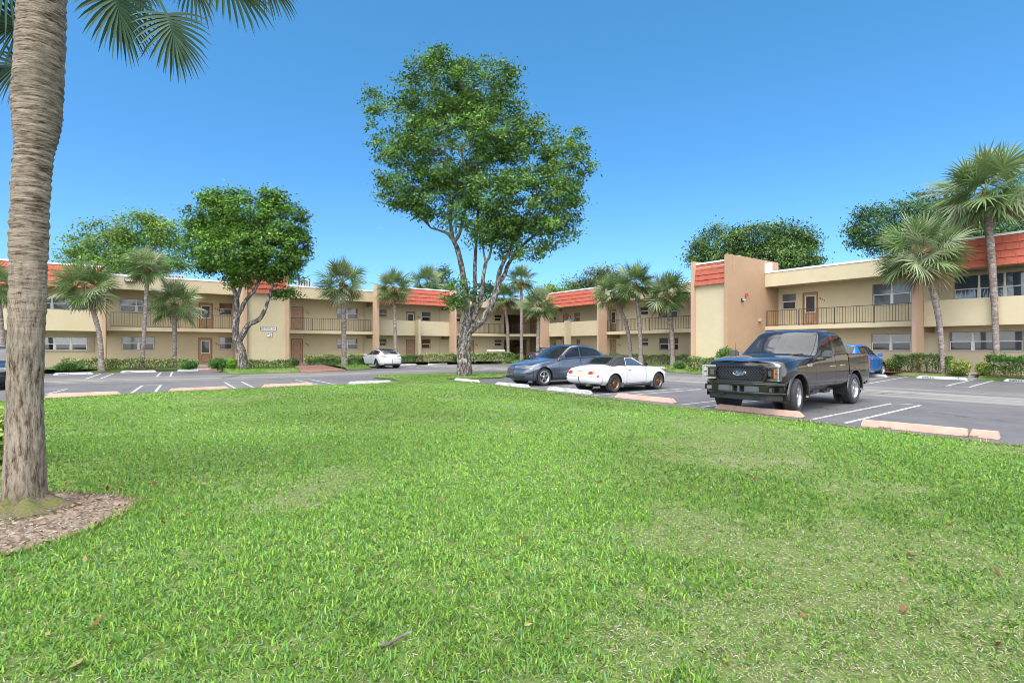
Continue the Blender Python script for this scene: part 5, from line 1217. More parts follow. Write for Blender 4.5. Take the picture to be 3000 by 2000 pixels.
def wheel(root, x, y, r, w, rim_r, spokes, rim_mat, steer=0, style='split', tyre_mat=None):
    "wheel > tyre, rim ; the wheel's own mesh is the dark barrel and brake disc"
    sg = 1 if y > 0 else -1
    b = MB(); Mx = Matrix.Identity(4)
    b.lathe([(rim_r*.93, -w*.42), (rim_r*.90, w*.2), (rim_r*.2, w*.18), (0, w*.18)], 28, 1); b.lathe([(rim_r*.7, w*.2), (rim_r*.7, w*.24), (.05, w*.24)], 24, 1)
    o = b.build('wheel', m_['trim'], root, 40); o.location = (x, y-sg*w*.5, r); o.rotation_euler = (0, 0, (0 if sg > 0 else PI)+steer)
    t = MB(); h = r-rim_r
    t.lathe([(rim_r, -w*.42), (rim_r+h*.25, -w*.5), (rim_r+h*.6, -w*.51), (r-.035, -w*.47), (r-.008, -w*.38), (r, -w*.26), (r, -w*.13), (r-.012, -w*.12), (r-.012, -w*.09), (r, -w*.08), (r, w*.08), (r-.012, w*.09), (r-.012, w*.12), (r, w*.13), (r, w*.26), (r-.008, w*.38), (r-.035, w*.47), (rim_r+h*.6, w*.51), (rim_r+h*.25, w*.5), (rim_r, w*.42)], 40, 1)
    t.build('tyre', m_['tyre'], o, 35)
    q = MB(); f = w*.36
    q.lathe([(rim_r+.008, w*.42), (rim_r-.012, w*.45), (rim_r-.03, f), (rim_r-.05, w*.2)], 40, 1)
    q.lathe([(.0, f+.012), (.05, f+.01), (.07, f-.01), (.075, w*.2)], 16, 1)
    for k in range(spokes):
        a0 = 2*PI*k/spokes
        prs = ((-.0, 1),) if style == 'plain' else ((-.13, .8), (.13, .8))
        for da, ww in prs:
            for_in, for_out = a0+da*.25, a0+da
            p0 = Vector((.05*math.sin(for_in), f, .05*math.cos(for_in))); p1 = Vector(((rim_r-.02)*math.sin(for_out), f-.005, (rim_r-.02)*math.cos(for_out)))
            tg = (p1-p0).normalized(); s = Vector((0, 1, 0)).cross(tg); wi, wo = rim_r*(.06 if style == 'plain' else .075)*ww, rim_r*(.065 if style == 'plain' else .105)*ww
            vs8 = [p0-s*wi, p0+s*wi, p1+s*wo, p1-s*wo]; lo = Vector((0, .045, 0))
            q.add([v for v in vs8]+[v-lo for v in vs8], [(0,1,2,3),(4,7,6,5),(0,4,5,1),(1,5,6,2),(2,6,7,3),(3,7,4,0)])
    rim = q.build('rim', rim_mat, o, 30)
    bm = bmesh.new(); bm.from_mesh(rim.data); bmesh.ops.recalc_face_normals(bm, faces=bm.faces); bm.to_mesh(rim.data); bm.free()
    return o
def arch_lip(root, wheels, arch_r, ys, mat, wid=.035, name='arch_trim'):
    for (wx, wz), yv in zip(wheels, ys):
        for sg in (1, -1):
            mb = MB(); n = 26; vv = []; ff = []
            for k in range(n+1):
                a = -.18+(PI+.36)*k/n; yy = yv(a) if callable(yv) else yv
                for r_, y in ((arch_r-.012, yy-.03), (arch_r-.008, yy+.006), (arch_r+wid, yy+.004), (arch_r+wid+.004, yy-.03)): vv.append((wx+math.cos(a)*r_, sg*y, wz+math.sin(a)*r_))
            for k in range(n):
                for j in range(3): ff.append((4*k+j, 4*k+j+1, 4*k+j+5, 4*k+j+4))
            mb.add(vv, ff); mb.build(name, mat, root, 40)
def mirror_part(root, x, y, z, mat, sx=.12, sy=.10, sz=.075, arm=.10):
    for sg in (1, -1):
        mb = MB(); mb.bbox(x-sx*.6, x+sx*.6, sg*(y+arm) if sg > 0 else sg*(y+arm+2*sy), sg*(y+arm+2*sy) if sg > 0 else sg*(y+arm), z-sz*.2, z+2*sz, .03, 0)
        mb.tube([(x+.02, sg*(y-.05), z), (x, sg*(y+arm+.03), z+.03)], .025, 6, 0)
        mb.build('mirror', mat, root, 40)
def handle_part(objs, nm, x, z, yy, mat, L=.2):
    for sg in (1, -1):
        if (nm, sg) in objs:
            mb = MB(); mb.bbox(x-L/2, x+L/2, sg*yy-.016, sg*yy+.016, z-.014, z+.014, .006); mb.build('handle', mat, objs[(nm, sg)])
def st(x, w, zr, zb, yb, xb, xr, yr, zr2, xc, zc, z1=.13, rk=.84, zsh=None):
    "one station: sill, lower side, mid side, shoulder, belt, rail, roof mid, roof centre"
    zs = zsh if zsh else zb-.15
    return [(x, w*rk, zr), (x, w*.975, zr+z1), (x, w, (zr+zb)*.5), (x, w*.985, zs), (xb, yb, zb), (xr, yr, zr2), (xc, yr*.52, zc-(zc-zr2)*.12), (xc, 0, zc)]
def line0(pts): return [(x, 0, z) for x, z in pts]
def crossover(name, label, cat, loc, head, paint, glass_roof=True, zk=1.0, lk=1.0, wk=1.0, variant='fast', rim='alloy', group=None, wheel_style=(5, 'split'), kit='ev', trim_paint=False):
    root = thing(name, label, cat, loc, head, group)
    fast = variant == 'fast'
    P = [line0([(2.20,.20),(2.30,.32),(2.33,.50),(2.29,.68),(2.20,.78),(2.17,.79),(2.14,.80),(2.10,.81)]),
     [(1.98,.62,.20),(2.06,.72,.30),(2.09,.76,.50),(2.04,.76,.69),(1.95,.69,.80),(1.99,.52,.825),(2.05,.28,.83),(2.09,0,.825)],
     [(1.80,.78,.20),(1.80,.89,.30),(1.80,.915,.52),(1.78,.905,.74),(1.70,.83,.87),(1.70,.62,.90),(1.72,.3,.915),(1.74,0,.92)],
     [(1.3,.80,.20),(1.3,.925,.32),(1.3,.955,.55),(1.3,.94,.80),(1.25,.87,.935),(1.25,.64,.985),(1.25,.3,1.0),(1.25,0,1.01)],
     [(.85,.80,.20),(.85,.94,.33),(.85,.96,.58),(.85,.945,.86),(.80,.90,1.0),(.80,.79,1.025),(.92,.4,1.05),(.96,0,1.06)],
     [(.15,.80,.20),(.15,.94,.33),(.15,.96,.60),(.15,.945,.88),(.15,.915,1.02),(-.10,.66,1.50),(-.08,.35,1.565),(-.06,0,1.58)],
     [(-.45,.80,.20),(-.45,.94,.33),(-.45,.96,.61),(-.45,.945,.90),(-.45,.915,1.045),(-.50,.67,1.555),(-.5,.35,1.61),(-.5,0,1.625)],
     [(-1.15,.80,.21),(-1.15,.935,.34),(-1.15,.96,.62),(-1.15,.945,.92),(-1.28,.90,1.085),(-1.2,.645,1.50 if fast else 1.55),(-1.2,.35,1.57 if fast else 1.62),(-1.2,0,1.585 if fast else 1.635)],
     [(-1.75,.79,.22),(-1.75,.91,.36),(-1.78,.945,.64),(-1.8,.92,.95),(-1.86,.84,1.12),(-1.75,.62,1.35 if fast else 1.47),(-1.75,.33,1.42 if fast else 1.55),(-1.75,0,1.435 if fast else 1.57)],
     [(-2.12,.68,.25),(-2.2,.77,.36),(-2.25,.80,.6),(-2.25,.78,.9),(-2.2,.71,1.07),(-2.2,.58,1.12 if fast else 1.14),(-2.22,.3,1.15 if fast else 1.16),(-2.23,0,1.16 if fast else 1.17)],
     line0([(-2.25,.25),(-2.36,.36),(-2.40,.6),(-2.37,.9),(-2.33,1.06),(-2.31,1.09),(-2.29,1.11),(-2.27,1.13)])]
    P = np.array(P); P[:, :, 0] *= lk; P[:, :, 1] *= wk; P[:, :, 2] = np.where(P[:, :, 2] > .2, .2+(P[:, :, 2]-.2)*zk, P[:, :, 2])
    S = Surf(P, (), (4,))
    ax = 1.445*lk; r = .355*min(1, .5+.5*zk); ar = r+.055
    regs = [('windscreen',4.06,4.97,5.12,7,'screen',1),('side_window',4.28,5.97,4.14,4.90,'carglass',2),('rear_side_window',6.03,7.75,4.14,4.90,'carglass',2),
     ('rear_window',8.0 if not fast else 7.9,8.93,5.15,7,'carglass',1)]
    if glass_roof: regs.append(('glass_roof',5.03,7.85,5.12,7,'carglass',1))
    regs += [('front_bumper',0,1.55,0,2.9,'paint',1),('rear_bumper',9.0,10,0,2.5,'paint',1),('bonnet',1.25,3.95,5.0,7,'paint',1),('door',4.15,6.0,.75,4.06,'paint',2),('rear_door',6.0,7.35,.75,4.06,'paint',2),('tailgate',8.97,9.75,3.2,7,'paint',1)]
    W2 = [(ax, r), (-ax, r)]
    objs = car_body(root, S, {'paint': paint}, regs, W2, ar)
    yv = S.at(3.3, 2)[1]; arch_lip(root, W2, ar, (yv-.012, yv-.018), m_['trim'] if not trim_paint else paint)
    for x in (ax, -ax):
        for sg in (1, -1): wheel(root, x, sg*(.94*wk), r, .24, r*.70, wheel_style[0], m_[rim], style=wheel_style[1])
    for sg in (1, -1):
        oval(root, S, 'headlight', 1.62, 3.72, .50, .34, m_['lamp'], sg=sg, pw=2.6)
        oval(root, S, 'taillight', 9.12, 3.55, .42, .26, m_['redlamp'], sg=sg, pw=4)
        oval(root, S, 'side_lamp', 1.15, 2.05, .38, .16, m_['trim'], .003, sg=sg, pw=4)
    mb = MB(); zz = .2+(.34-.2)*zk
    mb.bbox(2.2*lk, 2.32*lk, -.55*wk, .55*wk, zz-.05, zz+.05, .02); mb.build('air_intake', m_['trim'], root)
    mb = MB(); mb.bbox(-2.385*lk, -2.2*lk, -.62*wk, .62*wk, .24, .34, .03); mb.build('diffuser', m_['trim'], root)
    zp = float(S.at(9.9, 3.0)[2]); xp = float(S.at(10, 3.0)[0]); mb = MB(); mb.box(xp-.012, xp+.02, -.16, .16, zp-.24, zp-.10); mb.build('licence_plate', m_['plate'], root)
    mirror_part(root, .62*lk, .90*wk, float(S.at(4.3, 4)[2])+.03, paint, arm=.04)
    handle_part(objs, 'door', -.22*lk, .2+.72*zk, .958*wk, m_['chrome']); handle_part(objs, 'rear_door', -1.0*lk, .2+.74*zk, .955*wk, m_['chrome'])
    return root, S
HD_R = math.atan2(ST, CT)              # into the right wing (away from the camera)
def at_px(px, py): return G(px, py, .004)
# --- grey crossover: nose to the lawn
pg = PAINT('blue_grey_paint', (.10, .115, .16), .6, .22)
fl = Vector(G(1598, 1130)); hd = Vector((-CT, -ST, 0)); lf = Vector((-hd.y, hd.x, 0))
ctr = fl-hd*1.445-lf*.92
crossover('parked_crossover', 'blue-grey rounded electric crossover parked nose to the lawn beside the white roadster', 'car', (ctr.x, ctr.y, .004), math.atan2(hd.y, hd.x), pg, lk=1.03, zk=1.04)
# --- white sedan in front of the left wing
pw = PAINT('white_paint', (.66, .68, .70), 0, .3)
c0 = (Vector(G(1103, 1078.5))+Vector(G(1166, 1077)))*.5+Vector((-ST, CT, 0))*1.40
crossover('parked_sedan', 'white low sedan seen from behind, parked facing the left building', 'car', (c0.x, c0.y, .004), TH+PI/2, pw, zk=.88, lk=.985, wk=.95, rim='darkalloy')
# --- blue compact SUV behind the pickup
pb_ = PAINT('bright_blue_paint', (.015, .15, .50), .3, .25)
rr_, rf_ = Vector(G(2537, 1107.7)), Vector(G(2582, 1100.5)); hd = Vector((math.cos(TH+R(3)), math.sin(TH+R(3)), 0)); c0 = rr_.lerp(rf_, .5)+Vector((-hd.y, hd.x, 0))*.9
crossover('parked_suv', 'bright blue compact SUV parked facing the right building, behind the pickup truck', 'car', (c0.x, c0.y, .004), math.atan2(hd.y, hd.x), pb_, glass_roof=False, zk=1.06, lk=.93, wk=.97, variant='suv', rim='alloy')
# --- black car at the picture edge, dark car behind the crossover
pk = PAINT('black_paint', (.012, .012, .014), .2, .2)
hd = Vector((ST, -CT, 0)); q = Vector(G(-52, 1140))-hd*1.0
crossover('parked_car', 'black car cut by the picture edge behind the big near trunk', 'car', (q.x, q.y, .004), math.atan2(hd.y, hd.x), pk, zk=.98)
pdk = PAINT('dark_blue_grey_paint', (.05, .065, .10), .5, .25)
q = Vector(G(1566, 1066))+Vector((CT, ST, 0))*1.9
crossover('parked_car', 'dark blue car mostly hidden behind the grey crossover windscreen', 'car', (q.x, q.y, .004), TH, pdk, zk=.95)
# --- white roadster with black soft top: tail to the lawn
def roadster():
    root = thing('parked_roadster', 'small white two-seat roadster with closed black soft top and bronze wheels', 'car')
    P = [line0([(1.86,.22),(1.92,.32),(1.94,.45),(1.90,.57),(1.84,.62),(1.82,.63),(1.80,.64),(1.78,.65)]),
     [(1.62,.60,.22),(1.68,.68,.32),(1.70,.70,.45),(1.66,.69,.58),(1.60,.63,.65),(1.64,.48,.67),(1.70,.25,.675),(1.73,0,.675)],
     [(1.40,.70,.20),(1.40,.79,.30),(1.40,.81,.45),(1.39,.80,.60),(1.36,.73,.715),(1.36,.52,.735),(1.38,.25,.74),(1.40,0,.745)],
     [(1.0,.70,.20),(1.0,.80,.30),(1.0,.825,.47),(1.0,.815,.66),(.98,.76,.785),(.98,.55,.80),(.98,.25,.81),(.98,0,.815)],
     [(.5,.70,.20),(.5,.79,.30),(.5,.81,.48),(.5,.80,.69),(.48,.765,.82),(.45,.70,.84),(.55,.35,.87),(.60,0,.88)],
     [(0,.70,.20),(0,.79,.30),(0,.81,.49),(0,.80,.70),(0,.765,.83),(-.02,.58,1.09),(.0,.3,1.125),(.02,0,1.135)],
     [(-.55,.70,.20),(-.55,.79,.30),(-.55,.815,.50),(-.55,.805,.71),(-.55,.76,.84),(-.46,.59,1.125),(-.45,.3,1.17),(-.45,0,1.18)],
     [(-.85,.70,.21),(-.85,.80,.31),(-.85,.825,.50),(-.85,.815,.71),(-.86,.74,.85),(-.74,.58,1.10),(-.74,.3,1.15),(-.74,0,1.16)],
     [(-1.2,.69,.22),(-1.2,.80,.32),(-1.2,.825,.50),(-1.2,.81,.70),(-1.15,.70,.84),(-1.16,.55,.87),(-1.22,.28,.89),(-1.25,0,.895)],
     [(-1.6,.66,.25),(-1.6,.76,.35),(-1.62,.78,.5),(-1.6,.765,.67),(-1.56,.67,.80),(-1.58,.5,.83),(-1.60,.25,.84),(-1.62,0,.845)],
     [(-1.75,.55,.27),(-1.87,.65,.33),(-1.92,.67,.48),(-1.85,.65,.66),(-1.79,.58,.765),(-1.81,.45,.79),(-1.84,.22,.80),(-1.85,0,.80)],
     line0([(-1.86,.27),(-1.97,.34),(-2.02,.48),(-1.94,.61),(-1.91,.71),(-1.90,.75),(-1.89,.77),(-1.88,.785)])]
    S = Surf(P, (8,), (4,))
    W2 = [(1.13, .30), (-1.135, .30)]
    pt = PAINT('aged_white_paint', (.62, .63, .64), 0, .4)
    regs = [('windscreen',4.08,4.94,5.1,7,'screen',1),('side_window',4.22,5.96,4.12,4.95,'pane_sky',2),('rear_window',7.12,7.86,5.55,7,'carglass',1),
     ('soft_top',5.0,7.98,5.0,7,'canvas',1),('soft_top_side',6.0,7.98,4.04,5.0,'canvas',2),('bonnet',1.3,3.95,5.0,7,'paint',1),('door',4.1,6.05,.85,4.04,'paint',2),('boot_lid',8.25,9.85,5.0,7,'paint',1),('rear_bumper',9.25,11,0,2.35,'paint',1),('front_bumper',0,1.5,0,2.6,'paint',1)]
    ob = car_body(root, S, {'paint': pt}, regs, W2, .335, cabin=(4.0, 7.9), seats=((-.25, .36), (-.25, -.36)))
    for x in (1.13, -1.135):
        for sg in (1, -1): wheel(root, x, sg*.80, .30, .20, .215, 10, m_['bronze'], style='plain')
    for sg in (1, -1):
        oval(root, S, 'taillight', 10.32, 3.12, .24, .42, m_['redlamp'], sg=sg, pw=2.4); oval(root, S, 'indicator_lens', 10.17, 3.12, .085, .32, m_['amber'], .012, sg=sg, pw=2.4)
        oval(root, S, 'reversing_lens', 10.47, 3.12, .06, .25, m_['lamp'], .012, sg=sg)
        oval(root, S, 'side_marker', 9.75, 2.35, .13, .2, m_['redlamp'], .003, sg=sg, pw=5); oval(root, S, 'side_marker', 1.5, 2.35, .15, .2, m_['amber'], .003, sg=sg, pw=5)
        mb = MB(); mb.box(-.86, -.74, sg*.815-.02, sg*.815+.02, .17, .31); mb.box(.70, .80, sg*.80-.02, sg*.80+.02, .13, .31); mb.build('mud_flap', m_['greyplastic'], root)
    mb = MB(); mb.box(-1.985, -1.95, -.17, .17, .53, .68); mb.box(-1.99, -1.985, -.17, .17, .53, .56); mb.build('licence_plate', m_['plate'], root)
    mb = MB(); mb.box(-1.99, -1.93, -.09, .09, .705, .725); mb.build('brake_light', m_['redlamp'], root)
    for sg in (1, -1):
        mb = MB(); y0, y1 = sorted((sg*.70, sg*.805)); mb.bbox(-.80, .79, y0, y1, .165, .235, .02); mb.build('sill_trim', m_['trim'], root)
    mb = MB(); mb.tube([(-1.8, -.35, .25), (-1.99, -.35, .25)], .035, 10); mb.build('exhaust_pipe', m_['chrome'], root)
    mirror_part(root, .34, .74, .85, m_['carglass'], .07, .08, .055, .05)
    handle_part(ob, 'door', -.42, .72, .808, m_['chrome'], .12)
    mb = MB()
    for sg in (1, -1): mb.tube([(.42, sg*.72, .84), (.0, sg*.59, 1.09)], .022, 6)
    mb.tube([(0.0, .59, 1.10), (0.02, 0, 1.145), (0.0, -.59, 1.10)], .02, 6); mb.build('windscreen_frame', pt, root, 60)
    mb = MB(); mb.tube([(-1.3, -.72, .84), (-1.3, -.72, .90)], .012, 6); mb.build('antenna_base', m_['trim'], root)
    return root
ro = roadster(); r0, r1 = Vector(G(1800, 1150)), Vector(G(1931, 1140)); d = (r1-r0).normalized(); k = 1.05
c0 = r0.lerp(r1, .5)+Vector((-d.y, d.x, 0))*.80*k; ro.location = (c0.x, c0.y, .004); ro.rotation_euler = (0, 0, math.atan2(d.y, d.x)); ro.scale = (k, k, k)
# --- dark pickup truck
def pickup():
    root = thing('pickup_truck', 'dark brown-black crew cab pickup truck with steered front wheels beside the wheel stop', 'pickup truck')
    pt = PAINT('dark_brown_metallic_paint', (.020, .015, .016), .45, .2)
    def side(x, z0=.46, w=1.0, zs=1.08): return [(x, .86*w, z0), (x, .975*w, z0+.12), (x, w, .80), (x, .99*w, zs)]
    P = [line0([(2.60,.56),(2.66,.66),(2.68,.78),(2.67,1.0),(2.64,1.16),(2.62,1.18),(2.59,1.20),(2.56,1.21)]),
     [(2.45,.80,.56),(2.50,.92,.66),(2.52,.955,.80),(2.49,.945,1.02),(2.44,.90,1.16),(2.47,.72,1.20),(2.53,.38,1.225),(2.55,0,1.215)],
     [(2.34,.86,.50),(2.34,.965,.60),(2.34,.99,.80),(2.34,.985,1.05),(2.31,.925,1.185),(2.31,.75,1.24),(2.33,.38,1.265),(2.35,0,1.25)],
     side(1.45, .48)[0:3]+[(1.45,.99,1.10),(1.42,.935,1.245),(1.40,.78,1.30),(1.40,.40,1.335),(1.40,0,1.32)],
     side(.95)[0:3]+[(.95,.99,1.12),(.92,.955,1.275),(.88,.895,1.31),(1.00,.42,1.345),(1.05,0,1.355)],
     side(.25)[0:3]+[(.25,.99,1.13),(.25,.962,1.29),(.10,.795,1.81),(.14,.43,1.90),(.16,0,1.915)],
     side(-.42)[0:3]+[(-.42,.99,1.14),(-.42,.962,1.305),(-.42,.805,1.86),(-.42,.43,1.94),(-.42,0,1.952)],
     side(-1.02)[0:3]+[(-1.02,.99,1.15),(-1.08,.962,1.32),(-1.0,.80,1.845),(-1.02,.43,1.925),(-1.02,0,1.937)],
     side(-1.33)[0:3]+[(-1.33,.99,1.16),(-1.37,.955,1.335),(-1.27,.785,1.80),(-1.29,.43,1.885),(-1.30,0,1.90)],
     [(-1.36,0,.46),(-1.36,0,.58),(-1.36,0,.8),(-1.36,0,1.1),(-1.38,0,1.335),(-1.34,0,1.6),(-1.30,0,1.8),(-1.28,0,1.85)]]
    P = np.array(P, float); P[:, :, 2] += .045; P[:, 5:, 2] += np.clip((P[:, 5:, 2]-1.40)*.07, 0, .05)
    S = Surf(P, (8,), (4,))
    W2 = [(1.84, .42), (-1.84, .42)]; AR = .535
    regs = [('windscreen',4.05,4.95,5.12,7,'screen',1),('side_window',4.34,5.9,4.14,4.88,'carglass',2),('rear_side_window',6.12,7.75,4.14,4.88,'carglass',2),('bonnet',1.2,3.95,4.9,7,'paint',1),
     ('door',4.12,6.0,.75,4.07,'paint',2),('rear_door',6.0,7.72,.75,4.07,'paint',2),('rear_window',8.2,8.99,4.3,5.8,'carglass',1)]
    ob = car_body(root, S, {'paint': pt}, regs, W2[:1]+[(-1.84, .42)], AR, eps=.012, cabin=(4.0, 8.0), seats=((.05, .45), (.05, -.45), (-.85, .45), (-.85, -.45)))
    # cargo bed
    Pb = []
    for x, w in ((-1.385, 1.0), (-1.6, 1.0), (-2.3, 1.0), (-2.8, .995), (-3.02, .975), (-3.06, .955)):
        Pb.append([(x,.86*w,.48),(x,.975*w,.60),(x,w,.80),(x,.99*w,1.16),(x,.965*w,1.345),(x,.945*w,1.365),(x,.87*w,1.365),(x,.855*w,1.34),(x,.85*w,.92)])
    Pb = np.array(Pb, float); Pb[:, :, 2] += .045
    Sb = Surf(Pb, (), (4,5,6,7))
    us = np.linspace(0, 5, 60); vs_ = np.linspace(0, 8, 41); Pg = Sb.ev(us, vs_); d = np.hypot(Pg[:,:,0]+1.84, Pg[:,:,2]-.42); ii = (d < AR) & (np.arange(41)[None,:] < 21)
    cutm = ii[:-1,:-1]&ii[1:,:-1]&ii[:-1,1:]&ii[1:,1:]
    for i, j in zip(*np.where(ii)): q = max(d[i,j], 1e-6); Pg[i,j,0] = -1.84+(Pg[i,j,0]+1.84)/q*AR; Pg[i,j,2] = .42+(Pg[i,j,2]-.42)/q*AR
    b = MB()
    for sg in (1, -1):
        vv = [(p[0], p[1]*sg, p[2]) for p in Pg.reshape(-1, 3)]; ff = []
        for i in range(59):
            for j in range(40):
                if not cutm[i, j]: f = (i*41+j, (i+1)*41+j, (i+1)*41+j+1, i*41+j+1); ff.append(f if sg > 0 else f[::-1])
        b.add(vv, ff)
    b.box(-3.0, -1.40, -.85, .85, .86, .92, 1); b.box(-1.42, -1.385, -.86, .86, .6, 1.35)
    b.build('cargo_bed', [pt, m_['trim']], root, 40)
    b = MB(); b.bbox(-3.10, -3.03, -.80, .80, .62, 1.36, .02); b.build('tailgate', pt, root, 40)
    b = MB(); b.bbox(-3.28, -3.02, -.92, .92, .50, .66, .04); b.build('rear_bumper', m_['chrome'], root, 40)
    # flared arches
    for (wx, wz) in W2:
        for sg in (1, -1):
            mb = MB(); n = 30; vv = []; ff = []
            for k in range(n+1):
                a = -.22+(PI+.44)*k/n
                for r_, y in ((AR-.02, .93), (AR-.012, 1.004), (AR+.012, 1.016), (AR+.06, 1.01), (AR+.09, .992)):
                    zz = wz+math.sin(a)*r_*(1.0 if r_ < AR+.05 else .97); vv.append((wx+math.cos(a)*r_, sg*y, max(zz, .36)))
            for k in range(n):
                for j in range(4): f = (5*k+j, 5*k+j+1, 5*k+j+6, 5*k+j+5); ff.append(f if sg > 0 else f[::-1])
            mb.add(vv, ff); mb.build('wheel_arch', pt, root, 50)
    for x, stq in ((1.84, R(11)), (-1.84, 0)):
        for sg in (1, -1): wheel(root, x, sg*1.0, .42, .285, .27, 6, m_['alloy'], steer=stq, style='split')
    # ---- face
    m_['lampchrome'] = MAT('lamp_reflector_chrome', (.42, .43, .45), .25, .8, var=.3, scale=40)
    FXg = 2.69
    g = MB()
    hexo = [(-.66,.98),(-.60,1.145),(.60,1.145),(.66,.98),(.645,.86),(.56,.755),(-.56,.755),(-.645,.86)]; sc2 = [(y*.91, .955+(z-.955)*.80) for y, z in hexo]
    n = len(hexo); vv = [(FXg-.03,y,z) for y,z in hexo]+[(FXg+.035,y*.985,.955+(z-.955)*.97) for y,z in hexo]+[(FXg+.035,y,z) for y,z in sc2]+[(FXg-.03,y,z) for y,z in sc2]
    ff = [(r_*n+i, r_*n+(i+1)%n, (r_+1)*n+(i+1)%n, (r_+1)*n+i) for r_ in range(3) for i in range(n)]
    g.add(vv, ff); grille = g.build('grille', pt, root, 30)
    g = MB(); g.add([(FXg-.025,y,z) for y,z in sc2], [tuple(range(n))]); 
    hx, hz = .072, .046
    from_y, nrow = -.60, 11
    for rw in range(-4, 5):
        for cl in range(-9, 10):
            cy, cz = cl*hx+(hx/2 if rw % 2 else 0), .95+rw*hz*.95
            lim = .585 if cz > .86 else .585-(.86-cz)*.9
            if abs(cy) > lim-.03 or cz > 1.085 or cz < .81: continue
            o6 = [(cy+math.cos(PI/6+k*PI/3)*hx*.575, cz+math.sin(PI/6+k*PI/3)*hz*.66) for k in range(6)]; i6 = [(cy+(y-cy)*.66, cz+(z-cz)*.62) for y, z in o6]
            vq = [(FXg+.012,y,z) for y,z in o6]+[(FXg+.016,y,z) for y,z in i6]+[(FXg-.01,y,z) for y,z in i6]
            g.add(vq, [(k,(k+1)%6,6+(k+1)%6,6+k) for k in range(6)]+[(6+k,6+(k+1)%6,12+(k+1)%6,12+k) for k in range(6)], 1)
    g.build('grille_mesh', [m_['seam'], MAT('satin_grey_grille', (.035, .036, .042), .3, .3, var=.05)], grille)
    bd = MB(); Mx = Matrix.Translation((FXg+.02, 0, .965)) @ Matrix.Diagonal((1, 1.0, .42, 1))
    bd.lathe([(.0,.022),(.135,.022),(.14,.018)], 32, 0, 0, Mx); bd.lathe([(.14,.0),(.14,.026),(.155,.03),(.165,.02),(.165,0)], 32, 0, 1, Mx)
    Mt = Matrix.Translation((FXg+.044, .0, .962)) @ Matrix(((0,0,1,0),(1,0,0,0),(0,1,0,0),(0,0,0,1)))
    bd.text('Ford', .105, Mt, 1, .002, .002, .35); bd.build('badge', [MAT('badge_blue', (.012, .03, .16), .2, .2, var=0, coat=1), m_['chrome']], grille)
    for sg in (1, -1):
        def bx(mb, x0, x1, y0, y1, z0, z1, mi, b_=.008): mb.bbox(x0, x1, min(sg*y0, sg*y1), max(sg*y0, sg*y1), z0, z1, b_, mi, Matrix.Translation((2.62, sg*.66, 0)) @ Matrix.Rotation(-sg*R(24), 4, 'Z') @ Matrix.Translation((-2.62, -sg*.66, 0)))
        h = MB(); bx(h, 2.54, 2.650, .66, .975, .80, 1.135, 0)
        hl = h.build('headlight', m_['lampdark'], root, 30)
        h = MB(); bx(h, 2.60, 2.668, .66, .975, 1.105, 1.135, 0, .006); bx(h, 2.60, 2.668, .66, .975, .80, .83, 0, .006); bx(h, 2.60, 2.668, .945, .975, .83, 1.105, 0, .006)
        bx(h, 2.60, 2.660, .875, .94, .985, 1.085, 0, .006); bx(h, 2.60, 2.660, .875, .94, .85, .955, 0, .006); h.build('lamp_reflector', m_['lampchrome'], hl, 30)
        h = MB(); bx(h, 2.60, 2.672, .655, .84, .86, 1.075, 0); h.build('lamp_bezel', pt, hl, 30)
        h = MB(); bx(h, 2.60, 2.682, .68, .79, .90, 1.035, 0); h.build('lamp_projector', m_['lampdark'], hl, 30)
        h = MB(); bx(h, 2.60, 2.668, .845, .868, .86, 1.075, 0, .004); h.build('indicator_lens', m_['amber'], hl)
    # bumper: outline in plan extruded, corners swept back
    def plan(mb, x, w, z0, z1, mi, d=.10, back=.31, cut=.66):
        poly = [(x-.34, -w), (x-back, -w), (x-.02, -cut), (x, -.3), (x, .3), (x-.02, cut), (x-back, w), (x-.34, w), (x-d-.1, cut*.9), (x-d-.1, -cut*.9)]
        t = MB(); t.prism(poly, z0, z1, 2, 0); bm = bmesh.new(); vs_q = [bm.verts.new(v) for v in t.v]
        for f in t.f: bm.faces.new([vs_q[i] for i in f])
        bmesh.ops.recalc_face_normals(bm, faces=bm.faces); bmesh.ops.bevel(bm, geom=bm.edges[:], offset=min(.018, (z1-z0)*.3), segments=2, affect='EDGES'); bm.verts.index_update()
        mb.add([v.co for v in bm.verts], [[v.index for v in f.verts] for f in bm.faces], mi); bm.free()
    b = MB(); plan(b, 2.80, .985, .66, .735, 0); plan(b, 2.775, .985, .735, .77, 0); plan(b, 2.795, .985, .465, .525, 0)
    b.prism([(2.60,-.965),(2.49,-.965),(2.765,-.68),(2.79,-.50),(2.68,-.50)], .525, .66, 2, 0); b.prism([(2.66,.985),(2.68,.50),(2.79,.50),(2.765,.68),(2.49,.965),(2.60,.965)], .525, .66, 2, 0)
    bumper = b.build('front_bumper', pt, root, 30)
    b = MB(); b.box(2.66, 2.70, -.5, .5, .525, .66, 0)
    for y in (-.17, .0, .17): b.box(2.70, 2.785, y-.018, y+.018, .525, .66, 1)
    b.build('bumper_grille', [m_['seam'], m_['greyplastic']], bumper)
    for sg in (1, -1):
        b = MB(); b.bbox(2.70, 2.81, sg*.345-.155, sg*.345+.155, .52, .665, .02); b.build('bumper_pad', m_['greyplastic'], bumper, 40)
        b = MB(); Mx = Matrix.Translation((2.72, sg*.73, .592)) @ Matrix.Rotation(-sg*R(40), 4, 'Z'); b.box(-.02, .022, -.15, .15, -.055, .055, 0, Mx); b.box(-.02, .026, sg*.05-.055, sg*.05+.055, -.04, .04, 1, Mx)
        b.build('fog_light', [m_['seam'], m_['lamp']], bumper)
        b = MB(); b.bbox(2.72, 2.80, sg*.42-.07, sg*.42+.07, .435, .462, .01); b.build('tow_hook', m_['black'], bumper)
